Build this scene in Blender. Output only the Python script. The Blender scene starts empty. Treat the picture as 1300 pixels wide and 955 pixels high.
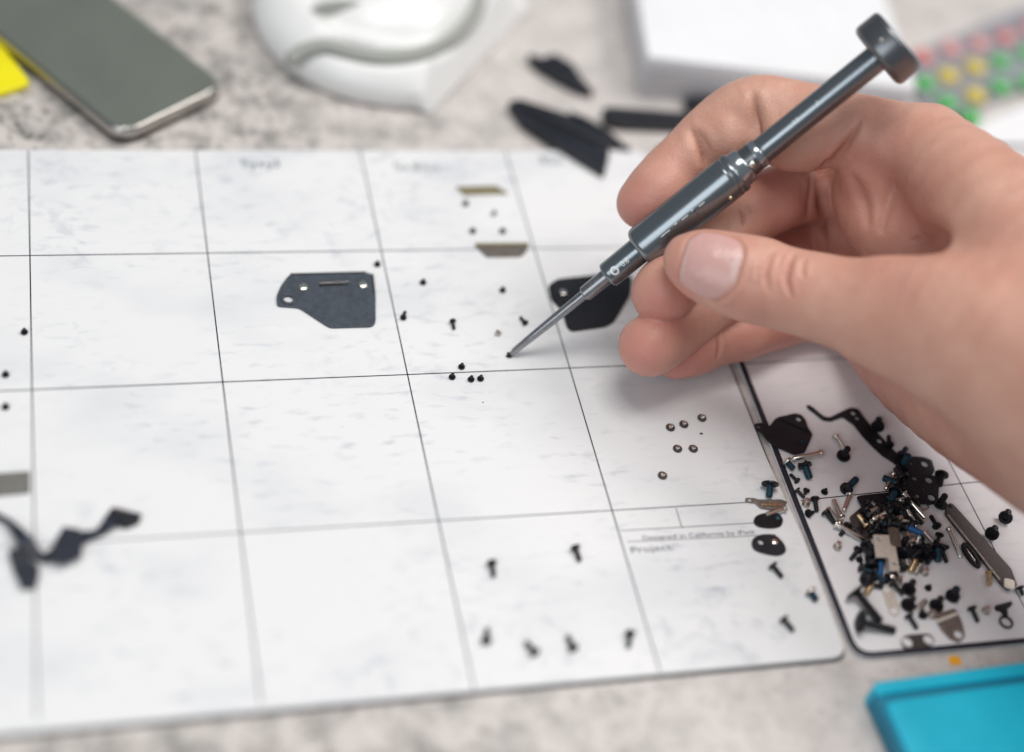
import bpy, bmesh, math, random
import numpy as np
from mathutils import Vector, Matrix
PI = math.pi
MM = 0.001
random.seed(7)
SC = bpy.context.scene
COL = SC.collection

# ------------------------------------------------------------------ camera
CR = np.array([[0.9634, -0.2010, 0.1775], [0.0302, 0.7390, 0.6730], [-0.2665, -0.6430, 0.7180]])   # camera axes in the world
U, _, Vt = np.linalg.svd(CR); CR = U @ Vt
CP = np.array([12.0, -388.7, 334.4])      # camera place, mm; the white mat's surface is z = 0
FPX = 2005.1                              # focal length in photo pixels (photo 1300 wide)
cd = bpy.data.cameras.new("camera"); cam = bpy.data.objects.new("camera", cd); COL.objects.link(cam)
M = Matrix([[CR[0][i], CR[1][i], CR[2][i], CP[i]*MM] for i in range(3)] + [[0, 0, 0, 1]])
cam.matrix_world = M
cd.sensor_width = 36; cd.lens = FPX/1300*36; cd.shift_y = -45/1300
cd.clip_start = 0.01; cd.clip_end = 50
cd.dof.use_dof = True; cd.dof.focus_distance = 0.448; cd.dof.aperture_fstop = 2.6; cd.dof.aperture_blades = 0
SC.camera = cam

# ------------------------------------------------------------------ world and lamps
w = bpy.data.worlds.new("World"); SC.world = w; w.use_nodes = True
w.node_tree.nodes["Background"].inputs[0].default_value = (0.80, 0.90, 1.0, 1)
w.node_tree.nodes["Background"].inputs[1].default_value = 0.22
def lamp(name, loc, target, sx, sy, power, color):
    l = bpy.data.lights.new(name, 'AREA'); l.shape = 'RECTANGLE'; l.size = sx; l.size_y = sy; l.energy = power; l.color = color
    o = bpy.data.objects.new(name, l); COL.objects.link(o); o.location = loc
    o.rotation_euler = (Vector(target)-Vector(loc)).to_track_quat('-Z', 'Y').to_euler()
    return o
lamp("ceiling_lamp", (0.12, -0.02, 1.30), (0.15, -0.1, 0), 0.75, 0.42, 8.6, (1.0, 0.97, 0.93))
lamp("front_fill_lamp", (-0.75, -0.95, 0.85), (0.15, -0.1, 0), 0.8, 0.6, 4.9, (0.93, 0.97, 1.0))  # added soft fill from the front left, no real window
lamp("side_fill_lamp", (0.85, 0.05, 1.0), (0.25, -0.15, 0), 0.6, 0.45, 6.3, (1.0, 0.96, 0.93))  # added fill to lighten the rimmed mat and the wrist
SC.view_settings.view_transform = 'Standard'; SC.view_settings.look = 'None'; SC.view_settings.gamma = 1
SC.view_settings.exposure = 0.10

# ------------------------------------------------------------------ geometry helpers (millimetres in, metres out)
def on(px, py, z=0.0):
    """the place on a level sheet z mm above the mat that a photo point lies on"""
    d = CR.T @ np.array([(px-650)/FPX, -(py-432.5)/FPX, -1.0]); s = (z-CP[2])/d[2]
    p = CP + s*d
    return (float(p[0]), float(p[1]))
def cw(q):            # lens-aligned mm -> world mm
    return CP + np.asarray(q) @ CR
def cq(px, py, d):    # photo point + distance -> lens-aligned mm
    return np.array([(px-650)/FPX*d, (432.5-py)/FPX*d, -d])

def mat(name, color, rough=0.5, metal=0.0, coat=0.0, var=0.0, vscale=400.0, bump=0.0, bscale=1500.0, spec=None, sss=None):
    m = bpy.data.materials.new(name); m.use_nodes = True
    nt = m.node_tree; b = nt.nodes["Principled BSDF"]
    b.inputs["Base Color"].default_value = (*color, 1); b.inputs["Roughness"].default_value = rough
    b.inputs["Metallic"].default_value = metal; b.inputs["Coat Weight"].default_value = coat
    if spec is not None: b.inputs["Specular IOR Level"].default_value = spec
    tc = nt.nodes.new("ShaderNodeTexCoord")
    if var > 0:
        n = nt.nodes.new("ShaderNodeTexNoise"); n.inputs["Scale"].default_value = vscale; n.inputs["Detail"].default_value = 5
        nt.links.new(tc.outputs["Object"], n.inputs["Vector"])
        r = nt.nodes.new("ShaderNodeValToRGB"); r.color_ramp.elements[0].position = .3; r.color_ramp.elements[1].position = .7
        r.color_ramp.elements[0].color = (*[c*(1-var) for c in color], 1)
        r.color_ramp.elements[1].color = (*[min(1, c*(1+var)) for c in color], 1)
        nt.links.new(n.outputs["Fac"], r.inputs[0]); nt.links.new(r.outputs[0], b.inputs["Base Color"])
        mr = nt.nodes.new("ShaderNodeMapRange"); mr.inputs[3].default_value = max(0.03, rough-.08); mr.inputs[4].default_value = min(1, rough+.12)
        nt.links.new(n.outputs["Fac"], mr.inputs[0]); nt.links.new(mr.outputs[0], b.inputs["Roughness"])
    if bump > 0:
        n2 = nt.nodes.new("ShaderNodeTexNoise"); n2.inputs["Scale"].default_value = bscale; n2.inputs["Detail"].default_value = 3
        nt.links.new(tc.outputs["Object"], n2.inputs["Vector"])
        bp = nt.nodes.new("ShaderNodeBump"); bp.inputs["Strength"].default_value = bump; bp.inputs["Distance"].default_value = 0.0002
        nt.links.new(n2.outputs["Fac"], bp.inputs["Height"]); nt.links.new(bp.outputs[0], b.inputs["Normal"])
    return m

def link(name, me, m=None, parent=None, loc=None, smooth=True):
    o = bpy.data.objects.new(name, me); COL.objects.link(o)
    if m is not None and not me.materials: me.materials.append(m)
    if smooth:
        me.polygons.foreach_set('use_smooth', [True]*len(me.polygons))
        if hasattr(me, 'set_sharp_from_angle'): me.set_sharp_from_angle(angle=math.radians(38))
    if parent is not None: o.parent = parent
    if loc is not None: o.location = [c*MM for c in loc]
    return o
def tag(o, label=None, cat=None, group=None, kind=None):
    if label: o["label"] = label
    if cat: o["category"] = cat
    if group: o["group"] = group
    if kind: o["kind"] = kind
    return o
def empty(name, loc=(0, 0, 0), rot=None):
    o = bpy.data.objects.new(name, None); COL.objects.link(o); o.location = [c*MM for c in loc]
    o.empty_display_size = 0.005
    if rot is not None: o.rotation_euler = rot
    return o
def bm_mesh(bm, name="m", mtx=None):
    if mtx is not None: bm.transform(mtx)
    bm.transform(Matrix.Scale(MM, 4))
    bmesh.ops.recalc_face_normals(bm, faces=bm.faces)
    me = bpy.data.meshes.new(name); bm.to_mesh(me); bm.free(); return me
def lathe(prof, seg=32, bm=None, mtx=None):
    """profile [(z, r)] turned about z; ends close when r = 0"""
    bm = bm or bmesh.new(); rings = []
    for z, r in prof:
        if r < 1e-6: rings.append([bm.verts.new((0, 0, z))])
        else: rings.append([bm.verts.new((r*math.cos(2*PI*k/seg), r*math.sin(2*PI*k/seg), z)) for k in range(seg)])
    for a, b in zip(rings, rings[1:]):
        for k in range(seg):
            k2 = (k+1) % seg
            if len(a) == 1 and len(b) == 1: continue
            if len(a) == 1: bm.faces.new((a[0], b[k], b[k2]))
            elif len(b) == 1: bm.faces.new((a[k], b[0], a[k2]))
            else: bm.faces.new((a[k], b[k], b[k2], a[k2]))
    if mtx is not None: bmesh.ops.transform(bm, matrix=mtx, verts=[v for rr in rings for v in rr])
    return bm
def smooth_poly(pts, r, n=4):
    """a closed polygon with its corners rounded by r"""
    out = []; N = len(pts)
    for i in range(N):
        p = Vector(pts[i]); a = Vector(pts[i-1])-p; b = Vector(pts[(i+1) % N])-p
        ra = min(r, a.length*.45); rb = min(r, b.length*.45)
        s = p+a.normalized()*ra; e = p+b.normalized()*rb
        for k in range(n+1):
            t = k/n; out.append(tuple((1-t)**2*s+2*t*(1-t)*p+t*t*e))
    return out
def circle(cx, cy, r, n=20, sy=1.0, ang=0.0):
    c, s = math.cos(ang), math.sin(ang)
    return [(cx+r*math.cos(2*PI*k/n)*c-r*sy*math.sin(2*PI*k/n)*s, cy+r*math.cos(2*PI*k/n)*s+r*sy*math.sin(2*PI*k/n)*c) for k in range(n)]
def plate_mesh(outer, holes=(), th=0.3, bevel=0.05, z=0.0, res=1):
    """flat plate of thickness th lying with its underside at z, with real holes"""
    cu = bpy.data.curves.new("c", 'CURVE'); cu.dimensions = '2D'; cu.fill_mode = 'BOTH'
    bevel = min(bevel, th*.45)
    cu.extrude = th/2-bevel; cu.bevel_depth = bevel; cu.bevel_resolution = res; cu.offset = -bevel
    for loop in [outer]+list(holes):
        sp = cu.splines.new('POLY'); sp.points.add(len(loop)-1)
        for k, (x, y) in enumerate(loop): sp.points[k].co = (x, y, 0, 1)
        sp.use_cyclic_u = True
    o = bpy.data.objects.new("c", cu)
    me = bpy.data.meshes.new_from_object(o)
    me.transform(Matrix.Translation((0, 0, z+th/2))); me.transform(Matrix.Scale(MM, 4))
    bpy.data.objects.remove(o); bpy.data.curves.remove(cu)
    return me
def ribbon(pts, wd, z=0.0):
    """thin drawn stroke on a sheet"""
    bm = bmesh.new(); L = []
    n = len(pts)
    for i, p in enumerate(pts):
        a = Vector(pts[max(0, i-1)]); b = Vector(pts[min(n-1, i+1)]); t = (b-a)
        t = t.normalized() if t.length > 0 else Vector((1, 0)); q = Vector((-t.y, t.x))*wd/2; p = Vector(p)
        L.append((bm.verts.new((p.x+q.x, p.y+q.y, z)), bm.verts.new((p.x-q.x, p.y-q.y, z))))
    for a, b in zip(L, L[1:]): bm.faces.new((a[0], a[1], b[1], b[0]))
    return bm
def join_bms(bms):
    out = bmesh.new()
    for b in bms:
        me = bpy.data.meshes.new("t"); b.to_mesh(me); b.free(); out.from_mesh(me); bpy.data.meshes.remove(me)
    return out
def cr(pts, n=6):
    """Catmull-Rom through rows of numbers"""
    P = np.array(pts, float); P = np.vstack([2*P[0]-P[1], P, 2*P[-1]-P[-2]]); out = []
    for i in range(1, len(P)-2):
        a, b, c, d = P[i-1:i+3]
        for t in np.arange(n)/n:
            out.append(.5*((2*b)+(c-a)*t+(2*a-5*b+4*c-d)*t*t+(-a+3*b-3*c+d)*t**3))
    out.append(P[-2]); return np.array(out)

# ------------------------------------------------------------------ solid modelling on a distance grid (hand, moulded plastic)
class Field:
    def __init__(s, lo, hi, h, far=12.0):
        s.lo = np.array(lo, float); s.h = h; s.n = np.ceil((np.array(hi)-s.lo)/h).astype(int)+1; s.far = far
        s.F = np.full(s.n, far, np.float32)
    def new(s):
        f = Field.__new__(Field); f.lo = s.lo; f.h = s.h; f.n = s.n; f.far = s.far; f.F = np.full(s.n, s.far, np.float32); return f
    def box(s, lo, hi):
        a = np.clip(np.floor((lo-s.lo)/s.h).astype(int), 0, s.n); b = np.clip(np.ceil((hi-s.lo)/s.h).astype(int)+1, 0, s.n)
        if (b <= a).any(): return None
        sl = tuple(slice(a[i], b[i]) for i in range(3))
        ax = [(s.lo[i]+np.arange(a[i], b[i])*s.h).astype(np.float32) for i in range(3)]
        return sl, ax[0][:, None, None], ax[1][None, :, None], ax[2][None, None, :]
    def seg(s, A, B, ra, rb, flat=None, q=1.0):
        m = s.far; r = max(ra, rb)+m; g = s.box(np.minimum(A, B)-r, np.maximum(A, B)+r)
        if g is None: return
        sl, X, Y, Z = g; d = (B-A).astype(np.float32); L2 = float(d@d)+1e-9
        px, py, pz = X-A[0], Y-A[1], Z-A[2]
        t = np.clip((px*d[0]+py*d[1]+pz*d[2])/L2, 0, 1)
        px = px-t*d[0]; py = py-t*d[1]; pz = pz-t*d[2]
        D2 = px*px+py*py+pz*pz
        if flat is not None:
            f = px*flat[0]+py*flat[1]+pz*flat[2]; D2 = D2+f*f*(1/(q*q)-1)
        D = np.sqrt(D2)-(ra+(rb-ra)*t)
        s.F[sl] = np.minimum(s.F[sl], D)
    def chain(s, rows, n=5, flat=None, q=1.0):
        C = cr(rows, n)
        for a, b in zip(C, C[1:]): s.seg(a[:3], b[:3], a[3], b[3], flat, q)
    def ball(s, c, r, k=0.0, axes=None, sub=False):
        """ellipsoid of radii r (3) with axes rows; union (or cut) with blend k"""
        r = np.array(r, float) if np.ndim(r) else np.array([r]*3, float); c = np.array(c, float)
        R = r.max()+s.far; g = s.box(c-R, c+R)
        if g is None: return
        sl, X, Y, Z = g; A = np.eye(3) if axes is None else np.array(axes, float)
        p = [A[i][0]*(X-c[0])+A[i][1]*(Y-c[1])+A[i][2]*(Z-c[2]) for i in range(3)]
        k0 = np.sqrt((p[0]/r[0])**2+(p[1]/r[1])**2+(p[2]/r[2])**2)
        k1 = np.sqrt((p[0]/r[0]**2)**2+(p[1]/r[1]**2)**2+(p[2]/r[2]**2)**2)+1e-6
        D = np.clip(k0*(k0-1)/k1, -s.far, s.far)
        if sub: s.F[sl] = -smin(-s.F[sl], D, k)
        else: s.F[sl] = smin(s.F[sl], D, k)
    def merge(s, o, k): s.F = smin(s.F, o.F, k)
    def mesh(s):
        F = s.F; S = F < 0; n = s.n
        c = np.zeros(n-1, np.int8)
        for i in (0, 1):
            for j in (0, 1):
                for k in (0, 1): c += S[i:n[0]-1+i, j:n[1]-1+j, k:n[2]-1+k]
        act = np.argwhere((c > 0) & (c < 8)); idx = np.full(n-1, -1, np.int32); idx[tuple(act.T)] = np.arange(len(act))
        P = np.zeros((len(act), 3)); W = np.zeros(len(act))
        cor = [(i, j, k) for i in (0, 1) for j in (0, 1) for k in (0, 1)]
        V = {q: F[tuple((act+q).T)] for q in cor}
        for a in cor:
            for ax in range(3):
                if a[ax]: continue
                b = list(a); b[ax] = 1; b = tuple(b); va, vb = V[a], V[b]; m = (va < 0) != (vb < 0)
                t = np.where(m, va/np.where(m, va-vb, 1), 0)
                p = np.array(a)[None]+np.eye(3)[ax][None]*t[:, None]
                P[m] += p[m]; W[m] += 1
        verts = s.lo+(act+P/W[:, None])*s.h
        faces = []
        for ax in range(3):
            sa = [slice(1, n[i]-1) for i in range(3)]; sa[ax] = slice(0, n[ax]-1); sb = list(sa); sb[ax] = slice(1, n[ax])
            A_, B_ = S[tuple(sa)], S[tuple(sb)]
            e = np.argwhere(A_ != B_); off = np.array([1, 1, 1]); off[ax] = 0; sgn = A_[tuple(e.T)]; e = e+off
            u, v = [(1, 2), (2, 0), (0, 1)][ax]; eu, ev = np.eye(3, dtype=int)[u], np.eye(3, dtype=int)[v]
            q = [idx[tuple((e-o).T)] for o in (0*eu, eu, eu+ev, ev)]
            f = np.stack(q, 1); f[~sgn] = f[~sgn][:, ::-1]; faces.append(f)
        f = np.vstack(faces); f = f[(f >= 0).all(1)]
        return verts, f
def smin(a, b, k):
    if k <= 0: return np.minimum(a, b)
    h = np.maximum(k-np.abs(a-b), 0)/k
    return np.minimum(a, b)-h*h*k*.25
def np_mesh(name, verts_mm, faces):
    me = bpy.data.meshes.new(name); me.vertices.add(len(verts_mm)); me.vertices.foreach_set('co', (np.asarray(verts_mm)*MM).astype(np.float32).ravel())
    k = faces.shape[1]; me.loops.add(len(faces)*k); me.loops.foreach_set('vertex_index', faces.astype(np.int32).ravel())
    me.polygons.add(len(faces)); me.polygons.foreach_set('loop_start', np.arange(len(faces), dtype=np.int32)*k)
    me.polygons.foreach_set('use_smooth', np.ones(len(faces), bool))
    me.update(calc_edges=True); me.validate(); return me

# ------------------------------------------------------------------ materials
def counter_material():
    m = bpy.data.materials.new("speckled_counter"); m.use_nodes = True; nt = m.node_tree; b = nt.nodes["Principled BSDF"]
    tc = nt.nodes.new("ShaderNodeTexCoord")
    def noise(s, d, r=0.6):
        n = nt.nodes.new("ShaderNodeTexNoise"); n.inputs["Scale"].default_value = s; n.inputs["Detail"].default_value = d; n.inputs["Roughness"].default_value = r
        nt.links.new(tc.outputs["Object"], n.inputs["Vector"]); return n
    def ramp(src, stops):
        r = nt.nodes.new("ShaderNodeValToRGB"); e = r.color_ramp.elements
        while len(e) < len(stops): e.new(0.5)
        for k, (p, c) in enumerate(stops): e[k].position = p; e[k].color = (*c, 1)
        nt.links.new(src, r.inputs[0]); return r
    a = ramp(noise(88, 6, .62).outputs["Fac"], [(.33, (.27, .265, .245)), (.44, (.45, .42, .395)), (.54, (.60, .55, .52)), (.75, (.68, .63, .60))])
    s = ramp(noise(330, 6, .7).outputs["Fac"], [(.37, (.25, .25, .25)), (.46, (1, 1, 1))])
    s2 = ramp(noise(120, 3, .6).outputs["Fac"], [(.40, (.55, .55, .54)), (.50, (1, 1, 1))])
    mx = nt.nodes.new("ShaderNodeMix"); mx.data_type = 'RGBA'; mx.blend_type = 'MULTIPLY'; mx.inputs[0].default_value = .75
    nt.links.new(a.outputs[0], mx.inputs[6]); nt.links.new(s.outputs[0], mx.inputs[7])
    m2 = nt.nodes.new("ShaderNodeMix"); m2.data_type = 'RGBA'; m2.blend_type = 'MULTIPLY'; m2.inputs[0].default_value = .6
    nt.links.new(mx.outputs[2], m2.inputs[6]); nt.links.new(s2.outputs[0], m2.inputs[7])
    sp = nt.nodes.new("ShaderNodeSeparateXYZ"); nt.links.new(tc.outputs["Object"], sp.inputs[0])
    mr = nt.nodes.new("ShaderNodeMapRange"); mr.inputs[1].default_value = .07; mr.inputs[2].default_value = .17; mr.inputs[4].default_value = .62; nt.links.new(sp.outputs["X"], mr.inputs[0])
    m3 = nt.nodes.new("ShaderNodeMix"); m3.data_type = 'RGBA'; nt.links.new(mr.outputs[0], m3.inputs[0]); nt.links.new(m2.outputs[2], m3.inputs[6]); m3.inputs[7].default_value = (.66, .615, .59, 1)
    nt.links.new(m3.outputs[2], b.inputs["Base Color"]); b.inputs["Roughness"].default_value = .45
    return m
def board_material(name, base, smudge, amt):
    """wipe-clean white sheet with the ghosts of old marker and fine scratches"""
    m = bpy.data.materials.new(name); m.use_nodes = True; nt = m.node_tree; b = nt.nodes["Principled BSDF"]
    tc = nt.nodes.new("ShaderNodeTexCoord")
    def noise(sc, s, d, dist=0.0):
        mp = nt.nodes.new("ShaderNodeMapping"); mp.inputs["Scale"].default_value = sc; nt.links.new(tc.outputs["Object"], mp.inputs[0])
        n = nt.nodes.new("ShaderNodeTexNoise"); n.inputs["Scale"].default_value = s; n.inputs["Detail"].default_value = d; n.inputs["Distortion"].default_value = dist
        nt.links.new(mp.outputs[0], n.inputs["Vector"]); return n.outputs["Fac"]
    def rng(src, a, c, lo=0.0, hi=1.0):
        r = nt.nodes.new("ShaderNodeMapRange"); r.inputs[1].default_value = a; r.inputs[2].default_value = c; r.inputs[3].default_value = lo; r.inputs[4].default_value = hi
        nt.links.new(src, r.inputs[0]); return r.outputs[0]
    def mth(op, x, y):
        q = nt.nodes.new("ShaderNodeMath"); q.operation = op
        for i, v in enumerate((x, y)):
            if isinstance(v, float): q.inputs[i].default_value = v
            else: nt.links.new(v, q.inputs[i])
        return q.outputs[0]
    dash = mth('MULTIPLY', rng(noise((.42, 1.3, 1), 310, 3), .56, .74), rng(noise((1, 1, 1), 22, 2), .40, .62))
    swirl = rng(noise((.8, 1.1, 1), 75, 2, 2.2), .54, .62, 0, 1); swirl = mth('MULTIPLY', swirl, rng(noise((1, 1, 1), 13, 2), .50, .66))
    swirl = mth('MULTIPLY', swirl, rng(noise((1, 1, 1), 260, 3), .38, .60))
    cloud = rng(noise((.7, 1.2, 1), 30, 4), .48, .74, 0, .55)
    f = mth('ADD', mth('ADD', mth('MULTIPLY', dash, 1.0), mth('MULTIPLY', swirl, .7)), cloud)
    cl = nt.nodes.new("ShaderNodeClamp"); nt.links.new(mth('MULTIPLY', f, amt), cl.inputs[0])
    mx = nt.nodes.new("ShaderNodeMix"); mx.data_type = 'RGBA'; nt.links.new(cl.outputs[0], mx.inputs[0])
    mx.inputs[6].default_value = (*base, 1); mx.inputs[7].default_value = (*smudge, 1)
    nt.links.new(mx.outputs[2], b.inputs["Base Color"]); b.inputs["Roughness"].default_value = .42; b.inputs["Specular IOR Level"].default_value = .35
    return m
COUNTER = counter_material()
BOARD = board_material("white_board", (.80, .80, .805), (.42, .45, .52), .50)
BOARD2 = board_material("white_board_clean", (.80, .775, .79), (.50, .48, .53), .30)
INK = mat("grid_ink", (.012, .012, .03), .5)
INK_FADED = mat("faded_marker", (.22, .25, .27), .6, var=.35, vscale=900)
INK_PRINT = mat("printed_lettering", (.07, .07, .10), .6)
RIM = mat("black_rubber_edge", (.012, .014, .026), .45, var=.3, vscale=500)
MATEDGE = mat("mat_underside", (.05, .05, .06), .6)
GREYBLUE = mat("blue_grey_painted_steel", (.072, .085, .105), .42, 0.35, var=.15, vscale=700, bump=.05)
BLACKP = mat("black_painted_steel", (.013, .014, .020), .42, 0.3, var=.25, vscale=600, bump=.06)
BLACKM = mat("black_oxide_steel", (.010, .010, .014), .33, 0.35, var=.3, vscale=1500)
TEAL = mat("blue_thread_lock", (.004, .036, .060), .42, 0.2, var=.35, vscale=2500)
BLUEL = mat("bright_blue_thread_lock", (.006, .10, .27), .4, 0.1, var=.2, vscale=2500)
SILVER = mat("polished_steel", (.74, .71, .66), .20, 1.0, var=.04, vscale=1500)
SATIN = mat("satin_nickel", (.55, .51, .47), .36, 1.0, var=.12, vscale=1200, bump=.05)
PALE = mat("pale_nickel_sheet", (.74, .68, .60), .42, .4, var=.08, vscale=1200)
BRASSY = mat("brass_tinted_steel", (.70, .55, .34), .25, 1.0, var=.12, vscale=1500)
OLIVE = mat("olive_anodised_plate", (.30, .26, .15), .45, .6, var=.12, vscale=900)
TAUPE = mat("taupe_metal", (.22, .19, .17), .42, .7, var=.15, vscale=900)
TAUPE_D = mat("dark_taupe_metal", (.085, .070, .068), .45, .6, var=.2, vscale=900)
GREYFILM = mat("grey_plastic_film", (.16, .155, .14), .5, var=.1, vscale=400)
FLEX = mat("dark_flex_circuit", (.010, .014, .028), .5, .1, var=.3, vscale=300)
GUN = mat("gunmetal_anodised_aluminium", (.22, .245, .265), .24, .85, var=0)
GUND = mat("dark_gunmetal", (.17, .18, .19), .30, .85, var=0)
STEELROD = mat("brushed_tool_steel", (.34, .345, .36), .32, 1.0, var=.1, vscale=900)
WPLASTIC = mat("white_gloss_plastic", (.84, .84, .83), .30, 0, coat=0, var=.02, vscale=60)
SHADE_GREY = mat("recess_shade_grey", (.36, .37, .34), .6)  # grey for the shade painted into the appliance's channel and slit
BLACKPL = mat("black_moulded_plastic", (.009, .011, .018), .38, 0, var=.25, vscale=120)
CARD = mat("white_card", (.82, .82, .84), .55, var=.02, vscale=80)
CARD_SHADED = mat("white_card_shaded", (.62, .61, .63), .6, var=.03, vscale=80)  # darker copy of the card, shade painted into the box sides
YELLOW = mat("yellow_plastic", (.86, .76, .004), .4, var=.04, vscale=90)
PHONE = mat("grey_green_anodised_back", (.165, .185, .158), .55, .35, var=.04, vscale=60)
PHONERIM = mat("polished_rim", (.50, .48, .45), .28, 1.0)
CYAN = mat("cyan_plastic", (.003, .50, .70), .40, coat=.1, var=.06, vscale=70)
CYAN_SHADED = mat("cyan_plastic_shaded", (.004, .20, .32), .5, var=.1, vscale=70)  # darker copy of the cyan, groove shade put into the colour
ORANGE = mat("orange_paint", (.90, .42, .02), .5, var=.08, vscale=300)
SHEET = mat("white_paper", (.84, .83, .85), .7, var=.02, vscale=60)
TRAYGREY = mat("grey_blue_bead_tray", (.27, .275, .31), .5, var=.1, vscale=90)
def skin_material():
    m = bpy.data.materials.new("skin"); m.use_nodes = True; nt = m.node_tree; b = nt.nodes["Principled BSDF"]
    tc = nt.nodes.new("ShaderNodeTexCoord")
    def noise(s, d, r=.55):
        n = nt.nodes.new("ShaderNodeTexNoise"); n.inputs["Scale"].default_value = s; n.inputs["Detail"].default_value = d; n.inputs["Roughness"].default_value = r
        nt.links.new(tc.outputs["Object"], n.inputs["Vector"]); return n
    def attr(nm):
        a = nt.nodes.new("ShaderNodeAttribute"); a.attribute_name = nm; return a.outputs["Fac"]
    def mix(f, a, c):
        x = nt.nodes.new("ShaderNodeMix"); x.data_type = 'RGBA'
        (nt.links.new(f, x.inputs[0]) if not isinstance(f, float) else setattr(x.inputs[0], 'default_value', f))
        for i, v in ((6, a), (7, c)):
            if isinstance(v, tuple): x.inputs[i].default_value = (*v, 1)
            else: nt.links.new(v, x.inputs[i])
        return x.outputs[2]
    r = nt.nodes.new("ShaderNodeMapRange"); r.inputs[1].default_value = .35; r.inputs[2].default_value = .68; nt.links.new(noise(75, 5).outputs["Fac"], r.inputs[0])
    base = mix(r.outputs[0], (.65, .37, .28), (.575, .29, .215))
    r2 = nt.nodes.new("ShaderNodeMapRange"); r2.inputs[1].default_value = .4; r2.inputs[2].default_value = .7; r2.inputs[4].default_value = .35; nt.links.new(noise(420, 4).outputs["Fac"], r2.inputs[0])
    base = mix(r2.outputs[0], base, (.56, .30, .235))
    base = mix(attr("red"), base, (.60, .235, .195))
    base = mix(attr("crease"), base, (.34, .125, .085))  # folds darkened in the colour, painted shade
    base = mix(attr("nail"), base, (.62, .365, .335)); base = mix(attr("lunula"), base, (.68, .52, .49))
    nt.links.new(base, b.inputs["Base Color"])
    rr = nt.nodes.new("ShaderNodeMapRange"); rr.inputs[3].default_value = .43; rr.inputs[4].default_value = .28; nt.links.new(attr("nail"), rr.inputs[0]); nt.links.new(rr.outputs[0], b.inputs["Roughness"])
    b.inputs["Subsurface Weight"].default_value = .12; b.inputs["Subsurface Radius"].default_value = (1, .32, .18); b.inputs["Subsurface Scale"].default_value = .0028
    b.inputs["Specular IOR Level"].default_value = .42
    v = nt.nodes.new("ShaderNodeTexVoronoi"); v.feature = 'DISTANCE_TO_EDGE'; v.inputs["Scale"].default_value = 1150; nt.links.new(tc.outputs["Object"], v.inputs["Vector"])
    vr = nt.nodes.new("ShaderNodeMapRange"); vr.inputs[1].default_value = 0; vr.inputs[2].default_value = .22; nt.links.new(v.outputs["Distance"], vr.inputs[0])
    inv = nt.nodes.new("ShaderNodeMath"); inv.operation = 'SUBTRACT'; inv.inputs[0].default_value = 1; nt.links.new(attr("nail"), inv.inputs[1])
    st = nt.nodes.new("ShaderNodeMath"); st.operation = 'MULTIPLY'; st.inputs[1].default_value = .30; nt.links.new(inv.outputs[0], st.inputs[0])
    bp = nt.nodes.new("ShaderNodeBump"); bp.inputs["Distance"].default_value = .00012; nt.links.new(st.outputs[0], bp.inputs["Strength"]); nt.links.new(vr.outputs[0], bp.inputs["Height"])
    bp2 = nt.nodes.new("ShaderNodeBump"); bp2.inputs["Distance"].default_value = .0006; bp2.inputs["Strength"].default_value = .45
    nt.links.new(noise(300, 4, .6).outputs["Fac"], bp2.inputs["Height"]); nt.links.new(bp.outputs[0], bp2.inputs["Normal"]); nt.links.new(bp2.outputs[0], b.inputs["Normal"])
    return m
SKIN = skin_material()

# ------------------------------------------------------------------ the counter and the two mats
ZT = -1.3
bm = bmesh.new()
f = bm.faces.new([bm.verts.new(p) for p in ((-900, -900, ZT), (1300, -900, ZT), (1300, 1100, ZT), (-900, 1100, ZT))])
r = bmesh.ops.extrude_face_region(bm, geom=[f]); bmesh.ops.translate(bm, vec=(0, 0, -30), verts=[v for v in r['geom'] if isinstance(v, bmesh.types.BMVert)])
tag(link("counter_top", bm_mesh(bm), COUNTER, smooth=False), kind="structure")

root = empty("magnetic_mat", (60, -100, ZT)); O = (-60, 100, -ZT)     # children share a mm origin at the mat's own corner
tag(root, "wide white gridded magnetic mat with handwriting under the scattered screws", "mat")
outer = smooth_poly([(-52, -4.4), (-52, -203.0), (203.0, -203.0), (203.6, -165), (201.8, -137), (200.5, -4.4)], 4.5)
link("sheet", plate_mesh(outer, th=1.0, bevel=.25, z=-1.0), BOARD, root, O)
link("backing", plate_mesh(smooth_poly([(-52, -4.6), (-52, -203.7), (203.4, -203.7), (201.2, -4.6)], 4.5), th=.28, bevel=.05, z=-1.29), MATEDGE, root, O)
LZ = .03
def ink_line(a, b, wd=.37, m=INK, par=root, name="grid_line", z=LZ, zp=0.0):
    A, B = Vector(on(*a, zp)), Vector(on(*b, zp)); n = 24
    pts = [tuple(A.lerp(B, k/n)) for k in range(n+1)]
    o = link(name, bm_mesh(ribbon(pts, wd, z)), m, par, O, smooth=False); return o
V0b = on(45, 866); ink_line((36, 191), (47, 913)); ink_line((248, 191), (331, 893)); ink_line((457, 191), (602, 875)); ink_line((641, 191), (838, 853))
ink_line((-60, 326), (872, 313)); ink_line((-60, 499), (931, 459)); ink_line((-60, 698), (948, 638), .30)
ink_line((858, 645), (866, 671), .22); ink_line((787, 674), (960, 664), .22); ink_line((796, 688), (985, 679), .2)
def text_mesh(s, size, spacing=1.0, shear=0.0, fill=True):
    cu = bpy.data.curves.new("t", 'FONT'); cu.body = s; cu.size = size; cu.space_character = spacing; cu.shear = shear; cu.resolution_u = 3
    o = bpy.data.objects.new("t", cu); me = bpy.data.meshes.new_from_object(o); bpy.data.objects.remove(o); return me
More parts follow.
